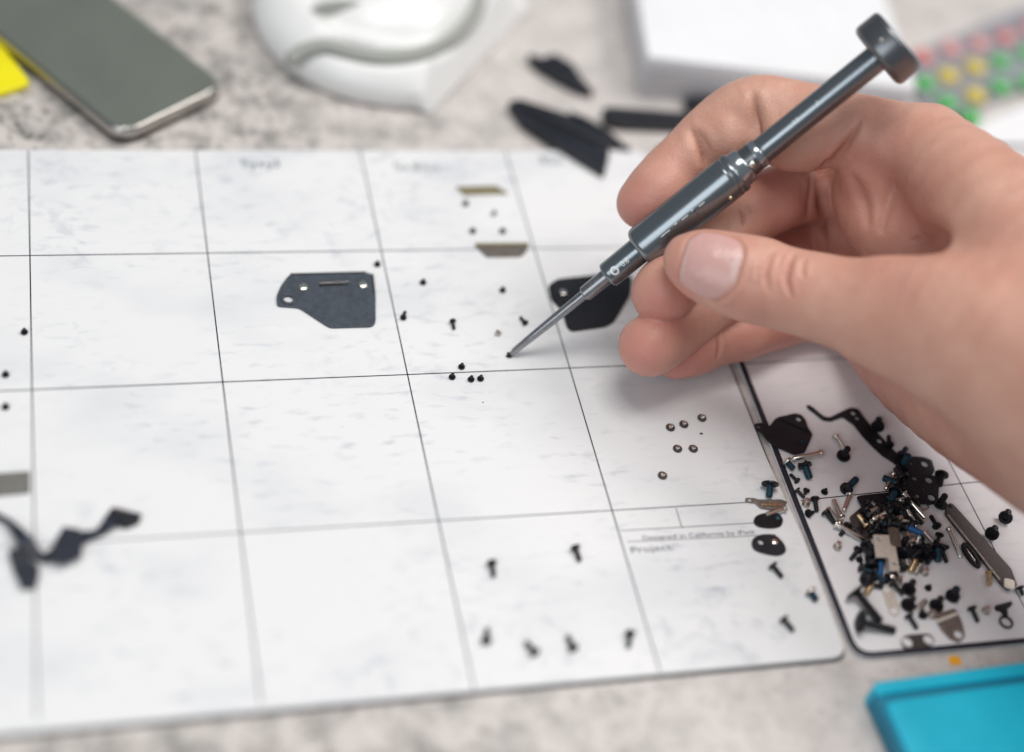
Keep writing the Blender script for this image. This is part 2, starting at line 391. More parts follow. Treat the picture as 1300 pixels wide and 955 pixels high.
def text_on(s, p0, p1, size, m, name, par, spacing=1.0, shear=0.0, z=.04):
    """lettering lying on the mat from p0 to p1 (photo points of its baseline)"""
    a, b = Vector(on(*p0)), Vector(on(*p1)); me = text_mesh(s, size, spacing, shear)
    xs = [v.co.x for v in me.vertices]; sx = (b-a).length/(max(xs)-min(xs)); ang = math.atan2((b-a).y, (b-a).x)
    me.transform(Matrix.Translation((a.x, a.y, z)) @ Matrix.Rotation(ang, 4, 'Z') @ Matrix.Diagonal((sx, 1, 1, 1)))
    me.transform(Matrix.Scale(MM, 4)); return link(name, me, m, par, O, smooth=False)
text_on("Designed in California by iFixit", (816, 686), (958, 678), 2.1, INK_PRINT, "printed_line", root)
text_on("Project:", (801, 703), (855, 698), 3.0, INK_PRINT, "printed_word", root)
def scribble(strokes, x, y, s, m=INK_FADED, wd=.5):
    bms = []
    for st in strokes:
        C = cr([(px, py) for px, py in st], 5) if len(st) > 2 else np.array(st, float)
        bms.append(ribbon([tuple(Vector(on(x, y))+Vector((p[0]*s, p[1]*s))) for p in C], wd, .035+.004*len(bms)))
    o = link("handwriting", bm_mesh(join_bms(bms)), m, root, O, smooth=False); return o
G5 = [[(1.0, 2.3), (.1, 2.2), (0, 1.3), (.8, 1.3), (1.1, .6), (.5, 0), (-.1, .3)]]
Gy = [[(0, 1.5), (.2, .6), (.8, .6), (1.0, 1.5)], [(1.0, 1.5), (.8, 0), (.2, -.9), (-.2, -.7)]]
Gx = [[(0, 1.6), (1.1, 0)], [(1.1, 1.6), (0, 0)]]
G8 = [[(.9, 1.9), (.3, 2.2), (0, 1.6), (.9, .8), (.6, 0), (0, .3), (.3, 1.0), (1.0, 1.7), (.9, 1.9)]]
G3 = [[(0, 2.0), (.8, 2.1), (.4, 1.2), (1.0, .6), (.4, -.1), (-.1, .2)]]
Gn = [[(0, 0), (.1, 1.3), (.5, 1.2), (.8, .9), (1.0, 0)]]
def word(gl, x, y, s, wd=.5, gap=1.75):
    st = []
    for i, g in enumerate(gl): st += [[(px+i*gap, py) for px, py in q] for q in g]
    return scribble(st, x, y, s, wd=wd*1.35)
word([G5, Gy, Gx, Gy, G3], 308, 212, 1.45, .42)
word([G5, Gn, G8, Gn, Gn], 503, 217, 1.75, .40)
word([G8, G5, G3], 688, 208, 1.6, .40)

root2 = empty("bordered_mat", (230, -100, ZT)); O2 = (-230, 100, -ZT)
tag(root2, "white gridded mat with thick black rim under the heap of screws", "mat")
o2 = smooth_poly([(204.6, -1.0), (204.6, -204.0), (460, -204.0), (460, -1.0)], 5.5)
i2 = smooth_poly([(206.3, -3.0), (206.3, -202.4), (458, -202.4), (458, -3.0)], 4.2)
link("sheet", plate_mesh(o2, th=1.0, bevel=.2, z=-1.1), BOARD2, root2, O2)
link("rim", plate_mesh(o2, [i2], th=.30, bevel=.12, z=-.10), RIM, root2, O2)
def ink2(a, b, wd=.34):
    pts = [tuple(Vector(a).lerp(Vector(b), k/20)) for k in range(21)]
    link("grid_line", bm_mesh(ribbon(pts, wd, -.07)), INK, root2, O2, smooth=False)
ink2((254.3, -4), (260.2, -201)); ink2((207, -152.9), (457, -141)); ink2((207, -101.5), (457, -95)); ink2((207, -50.8), (457, -48)); ink2((306, -4), (311, -201))

# ------------------------------------------------------------------ the hand
def build_hand():
    K = lambda px, py, d, r: (*cq(px, py, d), r)
    lo = np.array([24., -98., -520.]); hi = np.array([188., 82., -308.]); h = 0.55
    P = Field(lo, hi, h)                       # palm, wrist and forearm
    P.chain([K(1178, 190, 443, 12.4), K(1250, 262, 425, 16.5), K(1330, 350, 410, 20), K(1430, 460, 392, 23)], 4)       # index metacarpal side
    m_ = P.new(); m_.chain([K(1150, 240, 462, 11.5), K(1240, 330, 440, 15), K(1430, 480, 395, 22)], 4); P.merge(m_, 7)
    m_ = P.new(); m_.chain([K(1112, 312, 478, 11), K(1210, 400, 450, 15), K(1430, 510, 400, 22)], 4); P.merge(m_, 7)
    m_ = P.new(); m_.chain([K(1078, 388, 487, 10.2), K(1140, 440, 466, 14.5), K(1225, 488, 440, 19.5), K(1330, 540, 415, 22.5), K(1440, 600, 398, 24)], 4); P.merge(m_, 7)
    m_ = P.new(); m_.chain([K(1135, 400, 417, 14.6), K(1205, 418, 410, 19.5), K(1290, 452, 400, 22.5), K(1400, 520, 390, 24)], 4); P.merge(m_, 9)  # thenar
    m_ = P.new(); m_.chain([K(1400, 500, 396, 29), K(1560, 640, 370, 29), K(1760, 800, 345, 31)], 4); P.merge(m_, 12)                      # forearm
    P.ball(cq(1106, 246, 459), (11.5, 14, 10), 8)      # pad at the finger roots
    P.ball(cq(1146, 284, 453), (13, 13, 10), 9)
    P.ball(cq(1106, 206, 450), (9, 10, 8), 6)
    P.ball(cq(1174, 308, 424), (6.0, 3.6, 9), 6, sub=True)            # hollow between thumb and palm
    T = P.new()                                # thumb
    fl = np.array([-.12, .22, .97]); fl /= np.linalg.norm(fl)
    T.chain([K(878, 331, 432, 7.6), K(897, 337, 431, 10.0), K(925, 346, 430, 11.2), K(958, 355, 429, 12.0), K(990, 364, 428, 11.6), K(1032, 374, 425, 12.0), K(1080, 388, 421, 12.9), K(1140, 402, 416, 14.6)], 5, fl, .80)
    P.merge(T, 5)
    def finger(rows, pads):
        f_ = P.new(); f_.chain(rows, 5)
        for c, r, k in pads: f_.ball(c, r, k)
        return f_
    I = finger([K(818, 257, 458, 8.0), K(838, 234, 459, 8.5), K(880, 192, 461, 8.7), K(920, 158, 461, 9.4), K(962, 139, 459, 9.9), K(1020, 150, 456, 10.3), K(1100, 172, 450, 11.0), K(1175, 190, 443, 12)],
               [(cq(838, 243, 456), (7.6, 7.9, 7.6), 3), (cq(923, 175, 457), (7.2, 7.2, 7.2), 2.5), (cq(1022, 178, 451), (11.5, 9.2, 9), 4), (cq(992, 172, 454), (9, 8.6, 8), 4)])
    Mi = finger([K(840, 374, 446, 8.3), K(857, 355, 449, 8.8), K(890, 326, 454, 8.6), K(935, 286, 461, 8.7), K(985, 252, 469, 9.6), K(1040, 240, 481, 9.6), K(1095, 238, 474, 10), K(1150, 240, 462, 11)],
               [(cq(842, 368, 445), (7.8, 8.6, 7.6), 3), (cq(985, 262, 465), (7.2, 6.6, 7), 3)])
    Ri = finger([K(822, 440, 447, 8.3), K(842, 428, 450, 8.6), K(876, 404, 456, 8.4), K(915, 374, 463, 8.8), K(962, 338, 480, 9.4), K(1030, 312, 493, 10.0), K(1110, 306, 478, 11)],
               [(cq(830, 437, 447), (8.0, 8.0, 7.6), 3)])
    Pi = finger([K(858, 452, 460, 6.8), K(880, 445, 461, 7.3), K(912, 434, 465, 7.1), K(950, 423, 470, 7.5), K(1005, 404, 481, 8.2), K(1078, 388, 487, 9.8)],
               [(cq(945, 428, 468), (7, 6.2, 6), 2.5)])
    F4 = I
    F4.merge(Mi, .5); F4.merge(Ri, .5); F4.merge(Pi, .5)
    P.merge(F4, 2.2)
    v, f = P.mesh()
    # gentle smoothing, then detail pushed along the normals
    me = np_mesh("hand_skin", v, f)
    nrm = np.zeros(len(v)*3, np.float32); me.vertices.foreach_get('normal', nrm); nrm = nrm.reshape(-1, 3).astype(float)
    px = 650+FPX*v[:, 0]/-v[:, 2]; py = 432.5-FPX*v[:, 1]/-v[:, 2]; dep = -v[:, 2]
    disp = np.zeros(len(v)); crease = np.zeros(len(v)); red = np.zeros(len(v))
    facing = np.clip(nrm[:, 2]*2.0, 0, 1)
    def groove(pts, amp, sig, dr=(0, 999), shade_tint=.5, lip=0.0):
        nonlocal disp, crease
        C = cr(pts, 6); D = np.full(len(v), 1e9)
        sel = (px > C[:, 0].min()-40) & (px < C[:, 0].max()+40) & (py > C[:, 1].min()-40) & (py < C[:, 1].max()+40) & (dep > dr[0]) & (dep < dr[1])
        x, y = px[sel], py[sel]; dd = np.full(sel.sum(), 1e9); S_ = np.zeros(sel.sum()); fade = np.zeros(len(v))
        for i, (a, b) in enumerate(zip(C, C[1:])):
            e = b-a; t = np.clip(((x-a[0])*e[0]+(y-a[1])*e[1])/(e@e+1e-9), 0, 1)
            s_ = (i+t)/(len(C)-1); taper = 1+1.2*(np.abs(s_-.5)*2)**3
            hh_ = np.hypot(x-a[0]-t*e[0], y-a[1]-t*e[1])*taper; S_ = np.where(hh_ < dd, s_, S_); dd = np.minimum(dd, hh_)
        D[sel] = dd; fade[sel] = 1-(np.abs(S_-.5)*2)**3
        g = np.exp(-(D/sig)**2)*facing*fade
        disp -= amp*g; crease = np.maximum(crease, shade_tint*np.exp(-(D/(sig*.8))**2)*facing*fade)
        if lip: disp += lip*np.exp(-((D-sig*2.2)/(sig*1.1))**2)*facing*fade
    # thumb knuckle folds
    for pts, a, s_ in [([(985, 314), (976, 332), (973, 352), (979, 378)], 1.0, 3.4), ([(1010, 318), (1001, 338), (999, 358), (1007, 380)], 1.0, 3.6),
                       ([(995, 322), (991, 336), (989, 352)], .3, 2.4), ([(968, 330), (963, 346), (964, 362)], .25, 2.2), ([(1024, 326), (1019, 340), (1021, 356)], .3, 3.2),
                       ([(955, 330), (952, 345), (953, 360)], .10, 1.8)]:
        groove(pts, a, s_, (395, 428), .24, .25)
    # index creases, seen on the palm side
    groove([(874, 162), (886, 178), (894, 197), (898, 214)], .9, 7, (440, 475), .25, .4); groove([(876, 163), (887, 180), (894, 197), (898, 214)], .8, 2.6, (440, 475), .75)
    groove([(955, 112), (959, 145), (962, 170), (968, 200)], 1.0, 7.5, (435, 475), .25, .4); groove([(957, 120), (960, 145), (962, 168), (967, 200)], .8, 2.6, (435, 475), .75)
    groove([(884, 163), (896, 180), (905, 196)], .35, 2.4, (440, 475), .3)
    # middle finger creases
    groove([(1027, 214), (1029, 240), (1026, 268), (1022, 288)], .7, 2.4, (450, 500), .6)
    groove([(936, 262), (943, 276), (944, 290)], .7, 2.4, (440, 480), .6)
    groove([(948, 258), (955, 272)], .3, 2.0, (440, 480), .4)
    # pinky
    groove([(910, 424), (913, 440), (909, 458)], .8, 2.6, (440, 480), .5, .1)
    # palm folds
    groove([(1080, 218), (1089, 240), (1098, 262), (1102, 292)], 1.3, 9, (425, 485), .12, 0)
    groove([(1134, 226), (1131, 246), (1124, 270), (1118, 300)], 1.3, 9, (420, 480), .12, 0)
    groove([(1052, 200), (1045, 220), (1043, 250), (1045, 282), (1050, 318)], 2.2, 5.0, (425, 490), .8, 0)
    groove([(1094, 150), (1080, 175), (1064, 198), (1050, 214), (1030, 220)], 1.5, 5.0, (425, 475), .45, .25)
    groove([(1158, 232), (1160, 252), (1160, 276)], .7, 13, (420, 465), .05, 0)
    groove([(1160, 300), (1172, 305), (1192, 303)], 2.0, 11, (395, 450), .45)
    # soft unevenness
    rs = np.random.RandomState(3)
    for _ in range(34):
        kx = rs.normal(size=3)*rs.choice([.12, .25, .45]); disp += .045*np.sin(v@kx+rs.rand()*6.28)/(1+np.linalg.norm(kx)*1.5)
    def blush(px_, py_, d_, s_, a_):
        nonlocal red
        q = cq(px_, py_, d_); red = np.maximum(red, a_*np.exp(-((v-q)**2).sum(1)/(s_*s_)))
    for a in [(812, 270, 452, 11, .75), (842, 390, 440, 10, .85), (815, 448, 440, 11, .8), (870, 462, 455, 10, .85), (860, 365, 425, 9, .65), (940, 390, 420, 9, .35), (990, 345, 416, 8, .35), (1080, 240, 445, 16, .5),
              (1120, 210, 440, 14, .4), (1160, 270, 435, 16, .5), (990, 260, 462, 14, .7), (1000, 430, 470, 14, .65), (930, 440, 465, 12, .6), (1130, 345, 405, 12, .22), (1300, 300, 390, 20, .15), (1000, 300, 475, 20, .7), (1100, 450, 455, 22, .5), (850, 215, 452, 8, .35), (1230, 580, 420, 22, .25)]: blush(*a)
    # thumb nail
    c = cq(902, 331, 420); ax = cq(975, 352, 421)-cq(880, 325, 422); ax -= fl*(ax@fl); ax /= np.linalg.norm(ax); side = np.cross(fl, ax)
    c = cq(903, 331, 421)
    u = (v-c)@ax; s_ = (v-c)@side; hgt = (v-c)@fl
    a_, b_ = 7.6, 8.9; rr = 5.6
    uu = np.where(u > 0, u*1.02, u*1.0)
    qx = np.abs(uu)-(a_-rr); qy = np.abs(s_)-(b_-rr); sd = np.hypot(np.maximum(qx, 0), np.maximum(qy, 0))+np.minimum(np.maximum(qx, qy), 0)-rr
    sd = sd+0.0
    ok = (hgt > -6) & (nrm@fl > .12)
    sd = np.where(ok, sd, 99)
    nail = np.clip(.5-sd/.3, 0, 1)
    disp += .30*nail*np.clip(1-(uu/9), .2, 1) - .55*np.exp(-((sd-.35)/.55)**2) + .38*np.exp(-((sd-1.7)/1.1)**2)*(u > -6)
    lun = nail*np.clip(.5-(np.hypot(u-9.5, s_*.75)-4.0)/.8, 0, 1)*.75
    lun = np.maximum(lun, nail*np.clip((-u-6.4)/.6, 0, 1)*.8)
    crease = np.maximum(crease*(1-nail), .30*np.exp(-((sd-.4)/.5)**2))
    red = np.maximum(red*(1-nail), .30*np.exp(-((sd-2.5)/2.2)**2))
    v2 = v+nrm*disp[:, None]
    W = cw(v2); org = np.array([300., -120., 0.])
    bpy.data.meshes.remove(me)
    me = np_mesh("hand_skin", W-org, f)
    for nm, arr in (("nail", nail), ("crease", crease), ("red", np.clip(red, 0, 1)), ("lunula", lun)):
        at = me.attributes.new(nm, 'FLOAT', 'POINT'); at.data.foreach_set('value', arr.astype(np.float32))
    me.materials.append(SKIN)
    o = bpy.data.objects.new("hand", me); COL.objects.link(o); o.location = org*MM
    sm = o.modifiers.new("soften", 'SMOOTH'); sm.factor = .5; sm.iterations = 2
    tag(o, "bare hand pinching the screwdriver between thumb and curled fingers", "hand")
build_hand()

# ------------------------------------------------------------------ the screwdriver
TQ = cq(646.5, 451, 461); EQ = cq(1126.5, 63, 425)
TW = Vector(cw(TQ)); EW = Vector(cw(EQ)); AX = (EW-TW); DL = AX.length; AX.normalize()
def s_of(u):                       # photo pixels along the driver -> mm from its tip
    k = u/618.; return DL*k*461/(425+k*(461-425))
BAND = mat('bright_cut_aluminium', (.40, .43, .46), .20, .9)
sd = empty("precision_screwdriver", TW); sd.rotation_mode = 'QUATERNION'
camdir = Vector(CP)-(TW+EW)/2; zx = AX; yx = camdir-camdir.dot(zx)*zx; yx.normalize(); xx = yx.cross(zx)
DM = Matrix((xx, yx, zx)).transposed(); sd.rotation_quaternion = DM.to_quaternion(); sd.scale = (1.14, 1.14, 1.0)     # local y looks to the lens side, z runs up the tool
tag(sd, "slim gunmetal precision screwdriver with wide round cap held in the hand", "screwdriver")
S = s_of
link("blade", bm_mesh(lathe([(0.2, 0), (0.2, .50), (1.4, .58), (2.0, .88), (S(40), 1.05), (S(70), 1.18), (S(118), 1.28), (S(124), 1.3), (S(125), 1.3)], 32)), STEELROD, sd)
link("collar", bm_mesh(lathe([(S(122), 0), (S(122), 1.5), (S(124), 2.0), (S(163), 2.1), (S(163), 0)], 36)), STEELROD, sd)
link("nose", bm_mesh(lathe([(S(160), 0), (S(160), 2.9), (S(160.8), 3.2), (S(162.5), 3.4), (S(166), 3.42), (S(190), 3.44), (S(214), 3.45), (S(218), 3.45), (S(218), 0)], 48)), GUN, sd)
g0, g1 = S(213), S(374)
prof = [(g0, 0), (g0, 3.9), (g0+.15, 4.6), (g0+.45, 5.0), (g0+.9, 5.3), (g0+1.5, 5.45), (g0+1.9, 5.46), (g0+3, 5.46), (g0+8, 5.46), ((g0+g1)/2, 5.46), (g1-8, 5.46), (g1-4, 5.46), (g1-3.0, 5.46)]
prof += [(g1-2.6, 5.45), (g1-2.4, 5.3), (g1-2.0, 5.3), (g1-1.8, 5.45), (g1-.8, 5.4), (g1-.2, 5.15), (g1, 4.8), (g1, 0)]
link("grip", bm_mesh(lathe(prof, 64)), GUN, sd)
link("bright_band", bm_mesh(lathe([(g1-.1, 0), (g1-.1, 4.75), (g1+2.6, 4.5), (g1+3.2, 4.0), (g1+3.2, 0)], 48)), BAND, sd)
link("window_collar", bm_mesh(lathe([(g1+3.1, 0), (g1+3.1, 3.9), (g1+6.4, 3.7), (g1+6.4, 0)], 48)), GUND, sd)
link("bright_ring", bm_mesh(lathe([(g1+6.3, 0), (g1+6.3, 3.85), (g1+7.8, 3.75), (g1+8.2, 3.45), (g1+8.2, 0)], 48)), BAND, sd)
bm = bmesh.new(); bmesh.ops.create_uvsphere(bm, u_segments=20, v_segments=12, radius=1.15, matrix=Matrix.Translation((-.9, 3.35, g1+4.2)))
link("bearing_ball", bm_mesh(bm), SILVER, sd)
u0, u1 = g1+7.8, S(606)
link("shaft", bm_mesh(lathe([(u0, 0), (u0, 3.45), (u0+1, 3.3), (u0+2, 3.3), (u0+8, 3.3), ((u0+u1)/2, 3.3), (u1-9, 3.35), (u1-3, 3.35), (u1-2, 3.35), (u1, 3.35), (u1, 0)], 48)), GUN, sd)
c0, c1 = S(599), S(637)
link("cap", bm_mesh(lathe([(c0, 0), (c0, 2.9), (c0, 6.4), *[(c0+1.7-1.7*math.cos(a), 6.9+1.7*math.sin(a)) for a in np.linspace(.1, PI/2, 9)], *[(c1-.9+1.3*math.sin(a), 7.35+1.25*math.cos(a)) for a in np.linspace(0, PI/2, 8)], (c1+.4, 6.6), (c1-.5, 6.2), (c1-.6, 0)], 72)), GUND, sd)
bm = bmesh.new(); bmesh.ops.create_uvsphere(bm, u_segments=16, v_segments=10, radius=.55, matrix=Matrix.Translation((2.6, 8.05, (c0+c1)/2)))
link("cap_pin", bm_mesh(bm), SATIN, sd)
def wrap(me, r, zc, phi0=0.0):      # lettering wrapped round the barrel: text x -> up the tool, text y -> round it
    for vtx in me.vertices:
        x, y = vtx.co.x, vtx.co.y; a = PI/2+phi0-y/r; vtx.co = (r*math.cos(a), r*math.sin(a), zc+x)
    me.transform(Matrix.Scale(MM, 4)); return me
bm = bmesh.new(); outer_, inner_ = circle(0, 0, 1.25, 28), circle(0, 0, .62, 28)
ov = [bm.verts.new((*p, 0)) for p in outer_]; iv = [bm.verts.new((*p, 0)) for p in inner_]
for k in range(28): bm.faces.new((ov[k], ov[(k+1) % 28], iv[(k+1) % 28], iv[k]))
me = bpy.data.meshes.new("ring"); bm.to_mesh(me); bm.free()
LASER = mat("laser_mark", (.72, .74, .74), .45, .3)
link("size_mark", wrap(me, 3.46, S(175), .05), LASER, sd, smooth=False)
me = text_mesh("0.8", 2.1); link("size_mark", wrap(me, 3.46, S(186), .22), LASER, sd, smooth=False)
for k, (du, ln, y) in enumerate([(8, 3.2, .2), (13, 1.0, .5), (15.5, 2.2, .25), (19, .8, .55), (21.5, 2.0, .2)]):
    bm = bmesh.new(); vv = [bm.verts.new((x, yy, 0)) for x, yy in ((0, y), (ln, y), (ln, y+.28), (0, y+.28))]; bm.faces.new(vv)
    me = bpy.data.meshes.new("dash"); bm.to_mesh(me); bm.free(); link("engraved_mark", wrap(me, 5.48, g0+du, .22), LASER, sd, smooth=False)
for du in (9.2, 19.6):
    bm = bmesh.new(); vv = [bm.verts.new((x, yy, 0)) for x, yy in ((0, 0), (.5, 0), (.5, 1.3), (0, 1.3))]; bm.faces.new(vv)
    me = bpy.data.meshes.new("notch"); bm.to_mesh(me); bm.free(); link("engraved_mark", wrap(me, 5.485, g0+du, .42), RIM, sd, smooth=False)
bm = bmesh.new(); bmesh.ops.create_uvsphere(bm, u_segments=16, v_segments=10, radius=.6, matrix=Matrix.Translation((-4.0, 3.55, g1-6)))
link("lock_pin", bm_mesh(bm), BRASSY, sd)
me = text_mesh("0.8", 1.5); link("engraved_mark", wrap(me, 3.36, u0+12, .0), LASER, sd, smooth=False)
me = text_mesh("8", 1.5); link("engraved_mark", wrap(me, 3.36, u0+20, .0), LASER, sd, smooth=False)

# ------------------------------------------------------------------ screws
KIND = {}
def screw_kind(key, rh, hh, rs, L, hm, sm, style='pan', turns=None, seg=24):
    if style == 'pan': hp = [(hh, 0), (hh, rh*.96), (hh*.55, rh), (hh*.2, rh*.93), (0, rh*.66), (0, rh*.42), (hh*.45, rh*.32), (hh*.45, 0)]
    elif style == 'flat': hp = [(hh, 0), (hh, rh), (hh*.25, rh), (0, rh*.90), (0, rh*.40), (hh*.5, rh*.32), (hh*.5, 0)]
    elif style == 'cone': hp = [(hh, 0), (hh, rs*1.05), (hh*.35, rh*.97), (hh*.1, rh), (0, rh*.93), (0, rh*.40), (hh*.5, rh*.30), (hh*.5, 0)]
    head = bm_mesh(lathe(hp, seg), key+"_head"); head.materials.append(hm)
    sp = [(hh*.98, 0), (hh*.98, rs*.92)]
    if turns is None: turns = max(3, int(L/.42))
    plain = style in ('rod',)
    for k in range(turns):
        z0 = hh+L*(k+.15)/(turns+.6); dz = L/(turns+.6)
        sp += [(z0, rs*.88), (z0+dz*.35, rs), (z0+dz*.5, rs), (z0+dz*.85, rs*.88)]
    sp += [(hh+L*.97, rs*.85), (hh+L, rs*.6), (hh+L, 0)]
    sh = bm_mesh(lathe(sp, 18), key+"_shank"); sh.materials.append(sm)
    for me in (head, sh):
        me.polygons.foreach_set('use_smooth', [True]*len(me.polygons)); me.set_sharp_from_angle(angle=math.radians(42))
    KIND[key] = (rh, hh, rs, L, head, sh)
screw_kind('tiny', 1.02, .55, .5, 1.15, BLACKM, BLACKM)
screw_kind('tinylong', 1.0, .55, .5, 2.8, BLACKM, BLACKM)
screw_kind('tinygrey', .95, .5, .5, 1.3, SATIN, TAUPE)
screw_kind('small', 1.25, .6, .55, 2.0, BLACKM, BLACKM)
screw_kind('med', 1.35, .7, .65, 3.8, BLACKM, BLACKM)
screw_kind('medteal', 1.35, .7, .75, 3.8, BLACKM, TEAL)
screw_kind('big', 2.0, .9, .95, 3.6, BLACKM, BLACKM, 'flat')
screw_kind('bigteal', 2.0, .9, 1.05, 3.8, BLACKM, TEAL, 'flat')
screw_kind('longteal', 1.9, .9, 1.0, 6.0, BLACKM, TEAL, 'flat')
screw_kind('blue', 1.5, .8, .95, 4.4, BLACKM, BLUEL, 'flat')
screw_kind('wide', 2.45, .6, 1.0, 3.6, BLACKM, TEAL, 'flat')
screw_kind('huge', 3.1, 1.1, 1.05, 9.5, BLACKM, BLACKM, 'cone')
screw_kind('rod', 1.25, .6, .85, 9.0, SILVER, SILVER, 'pan', 0)
screw_kind('rodmed', 1.15, .6, .8, 6.0, SILVER, SILVER, 'pan', 0)
screw_kind('rodshort', 1.1, .5, .75, 4.0, SILVER, SATIN, 'pan')
screw_kind('nutty', 1.2, .8, .75, 1.6, SATIN, SILVER, 'pan')
screw_kind('silver', 1.35, .35, .62, .8, TAUPE_D, SILVER, 'flat', 2)
screw_kind('silverteal', 1.5, .8, .9, 2.6, SATIN, TEAL, 'flat')
screw_kind('gold', 1.0, .6, .8, 3.8, BRASSY, BRASSY)
PARTS = {}
def put_screw(name, key, loc, q, label, group, cat="screw"):
    t = bpy.data.objects.new(name, None); COL.objects.link(t); t.location = [c*MM for c in loc]; t.rotation_mode = 'QUATERNION'; t.rotation_quaternion = q
    t.empty_display_size = .002
    for nm, me in (("head", KIND[key][4]), ("shank", KIND[key][5])):
        o = bpy.data.objects.new(nm, me); COL.objects.link(o); o.parent = t
    tag(t, label, cat, group); return t
def stand(px, py, key, label, group, z=0.0, tilt=4.0, name="screw", up=False):
    rh, hh, rs, L = KIND[key][:4]; x, y = on(px, py, z+hh*.5)
    a = random.uniform(0, 6.28); q = Matrix.Rotation(math.radians(random.uniform(0, tilt)), 3, Vector((math.cos(a), math.sin(a), 0)))
    zz = z+math.sin(math.radians(tilt))*rh*.5
    if up: q = q @ Matrix.Rotation(PI, 3, 'X'); zz = z+L+hh
    return put_screw(name, key, (x, y, zz), (q @ Matrix.Rotation(a, 3, 'Z')).to_quaternion(), label, group)
def lie(hx, hy, tx, ty, key, label, group, z=0.0, name="screw", lift=0.0):
    """head top at photo point (hx, hy), tip towards (tx, ty); rests on head rim and tip"""
    rh, hh, rs, L = KIND[key][:4]
    a = Vector((*on(hx, hy, z+rh*.8), 0)); b = Vector((*on(tx, ty, z+rs), 0)); d = (b-a)
    az = math.atan2(d.y, d.x); pitch = math.asin(min(.95, (rh-rs)/(hh+L)))-math.radians(lift)
    dirv = Vector((math.cos(az)*math.cos(pitch), math.sin(az)*math.cos(pitch), -math.sin(pitch)))
    q = dirv.to_track_quat('Z', 'Y') @ Matrix.Rotation(random.uniform(0, 6.28), 3, 'Z').to_quaternion()
    mid = (a+b)/2; org = mid-Vector((dirv.x, dirv.y, 0))*(hh+L)/2
    return put_screw(name, key, (org.x, org.y, z+rh*math.cos(pitch)), q, label, group)

# --- the screws laid out on the white mat
GC = "tiny black screws clustered on the grid line"
stand(586, 466, 'tiny', "tiny black screw standing alone just above the grid line cluster", GC)
stand(574, 479, 'tiny', "tiny black screw at the near end of the cluster touching the grid line", GC)
stand(598, 482, 'tiny', "tiny black screw beside its twin just below the grid line", GC, name="screw")
stand(610, 481, 'tiny', "tiny black screw of the cluster closest to the blade tip", GC)
GM = "tiny black screws laid out around the blade tip"
stand(479, 336, 'tiny', "tiny black screw sitting on the grid line past the slate plate", GM)
stand(537, 359, 'tiny', "tiny black screw standing by itself above the two long screws", GM)
stand(638, 369, 'tiny', "tiny black screw standing below the tan folded strip", GM)
lie(511, 407, 515, 393, 'tinylong', "thin black screw pointing away beside the slate plate", GM)
lie(574, 405, 577, 420, 'tinylong', "thin black screw pointing at the four screw cluster", GM)
lie(668, 412, 660, 402, 'tinylong', "thin black screw next to the blade shaft", GM)
lie(633, 428, 631, 417, 'tinygrey', "tiny greyish screw just behind the blade tip", GM)
GF = "tiny dark screws between the two metal strips"
stand(591, 259, 'tiny', "tiny blurred screw just under the olive strip", GF)
stand(627, 272, 'tinygrey', "tiny grey screw between the olive and tan strips", GF)
lie(600, 296, 600, 289, 'tiny', "tiny dark screw above the start of the tan folded strip", GF)
lie(638, 296, 638, 289, 'tiny', "tiny dark screw above the middle of the tan folded strip", GF)
GS = "small silver screws set out near the fingers"
for p, lb in [((851, 543), "small silver screw first in the row of three under the fingers"), ((868, 539), "small silver screw in the middle of the row of three"), ((891, 531), "small silver screw last in the row of three beside a black fleck"),
              ((860, 570), "small silver screw with darker rim in the lower pair"), ((880, 570), "small silver screw in the lower pair nearer the black rim"), ((841, 604), "small silver screw standing apart below the other five")]:
    stand(*p, 'silver', lb, GS)
GL = "tiny round nuts along the mat's cut-off side"
for p, lb in [((31, 422), "tiny dark nut beside the long vertical grid line"), ((7, 476), "tiny grey nut just above the horizontal grid line"), ((7, 517), "tiny grey nut just below the horizontal grid line")]:
    stand(*p, 'tiny', lb, GL, name="nut")
GB = "short dark screws in the bottom row of cells"
lie(623, 708, 628, 737, 'med', "dark screw lying lengthwise in the bottom cell, out of focus", GB)
lie(728, 690, 738, 716, 'med', "dark screw lying slanted near the blank project cell, out of focus", GB)
lie(617, 816, 619, 797, 'med', "short dark screw first in the blurred front row", GB)
lie(681, 831, 667, 814, 'med', "short dark screw second in the blurred front row", GB)
lie(729, 826, 720, 806, 'med', "short dark screw third in the blurred front row", GB)
lie(800, 802, 798, 822, 'med', "short dark screw nearest the grid line in the blurred front row", GB)
GE = "loose screws along the black rim"
lie(979, 716, 994, 734, 'med', "black screw lying under the grey oval plates", GE)
lie(992, 783, 1009, 803, 'med', "black screw lying alone near the mat's rounded corner", GE)
lie(1024, 746, 1040, 766, 'silverteal', "silver headed screw with teal shank straddling the mat edge", GE)
lie(977, 608, 977, 637, 'wide', "wide headed screw with teal shank above the bronze bracket", GE)
lie(1001, 645, 968, 655, 'rodmed', "polished silver pin lying across the grey oval plate", GE)
t_ = put_screw("screw", 'tiny', TW-AX*1.0+Vector((0, 0, 0)), AX.to_track_quat('Z', 'Y') @ Matrix.Rotation(PI, 3, 'X').to_quaternion(), "tiny black screw held on the tip of the screwdriver", None)
t_.location = [c*MM for c in (TW+AX*.45)]
# little metal flecks
for p, n_, lb in [((890, 551), .45, "tiny black fleck between the silver screws"), ((613, 511), .2, "pinpoint dark crumb below the screw cluster")]:
    x, y = on(*p); me = plate_mesh(smooth_poly([(-n_, -n_*.5), (n_, -n_*.6), (n_*1.1, n_*.4), (-n_*.7, n_*.6)], .1), th=.25, bevel=.05)
    o = link("metal_fleck", me, BLACKP, None, (x, y, .0)); tag(o, lb, "metal fleck")

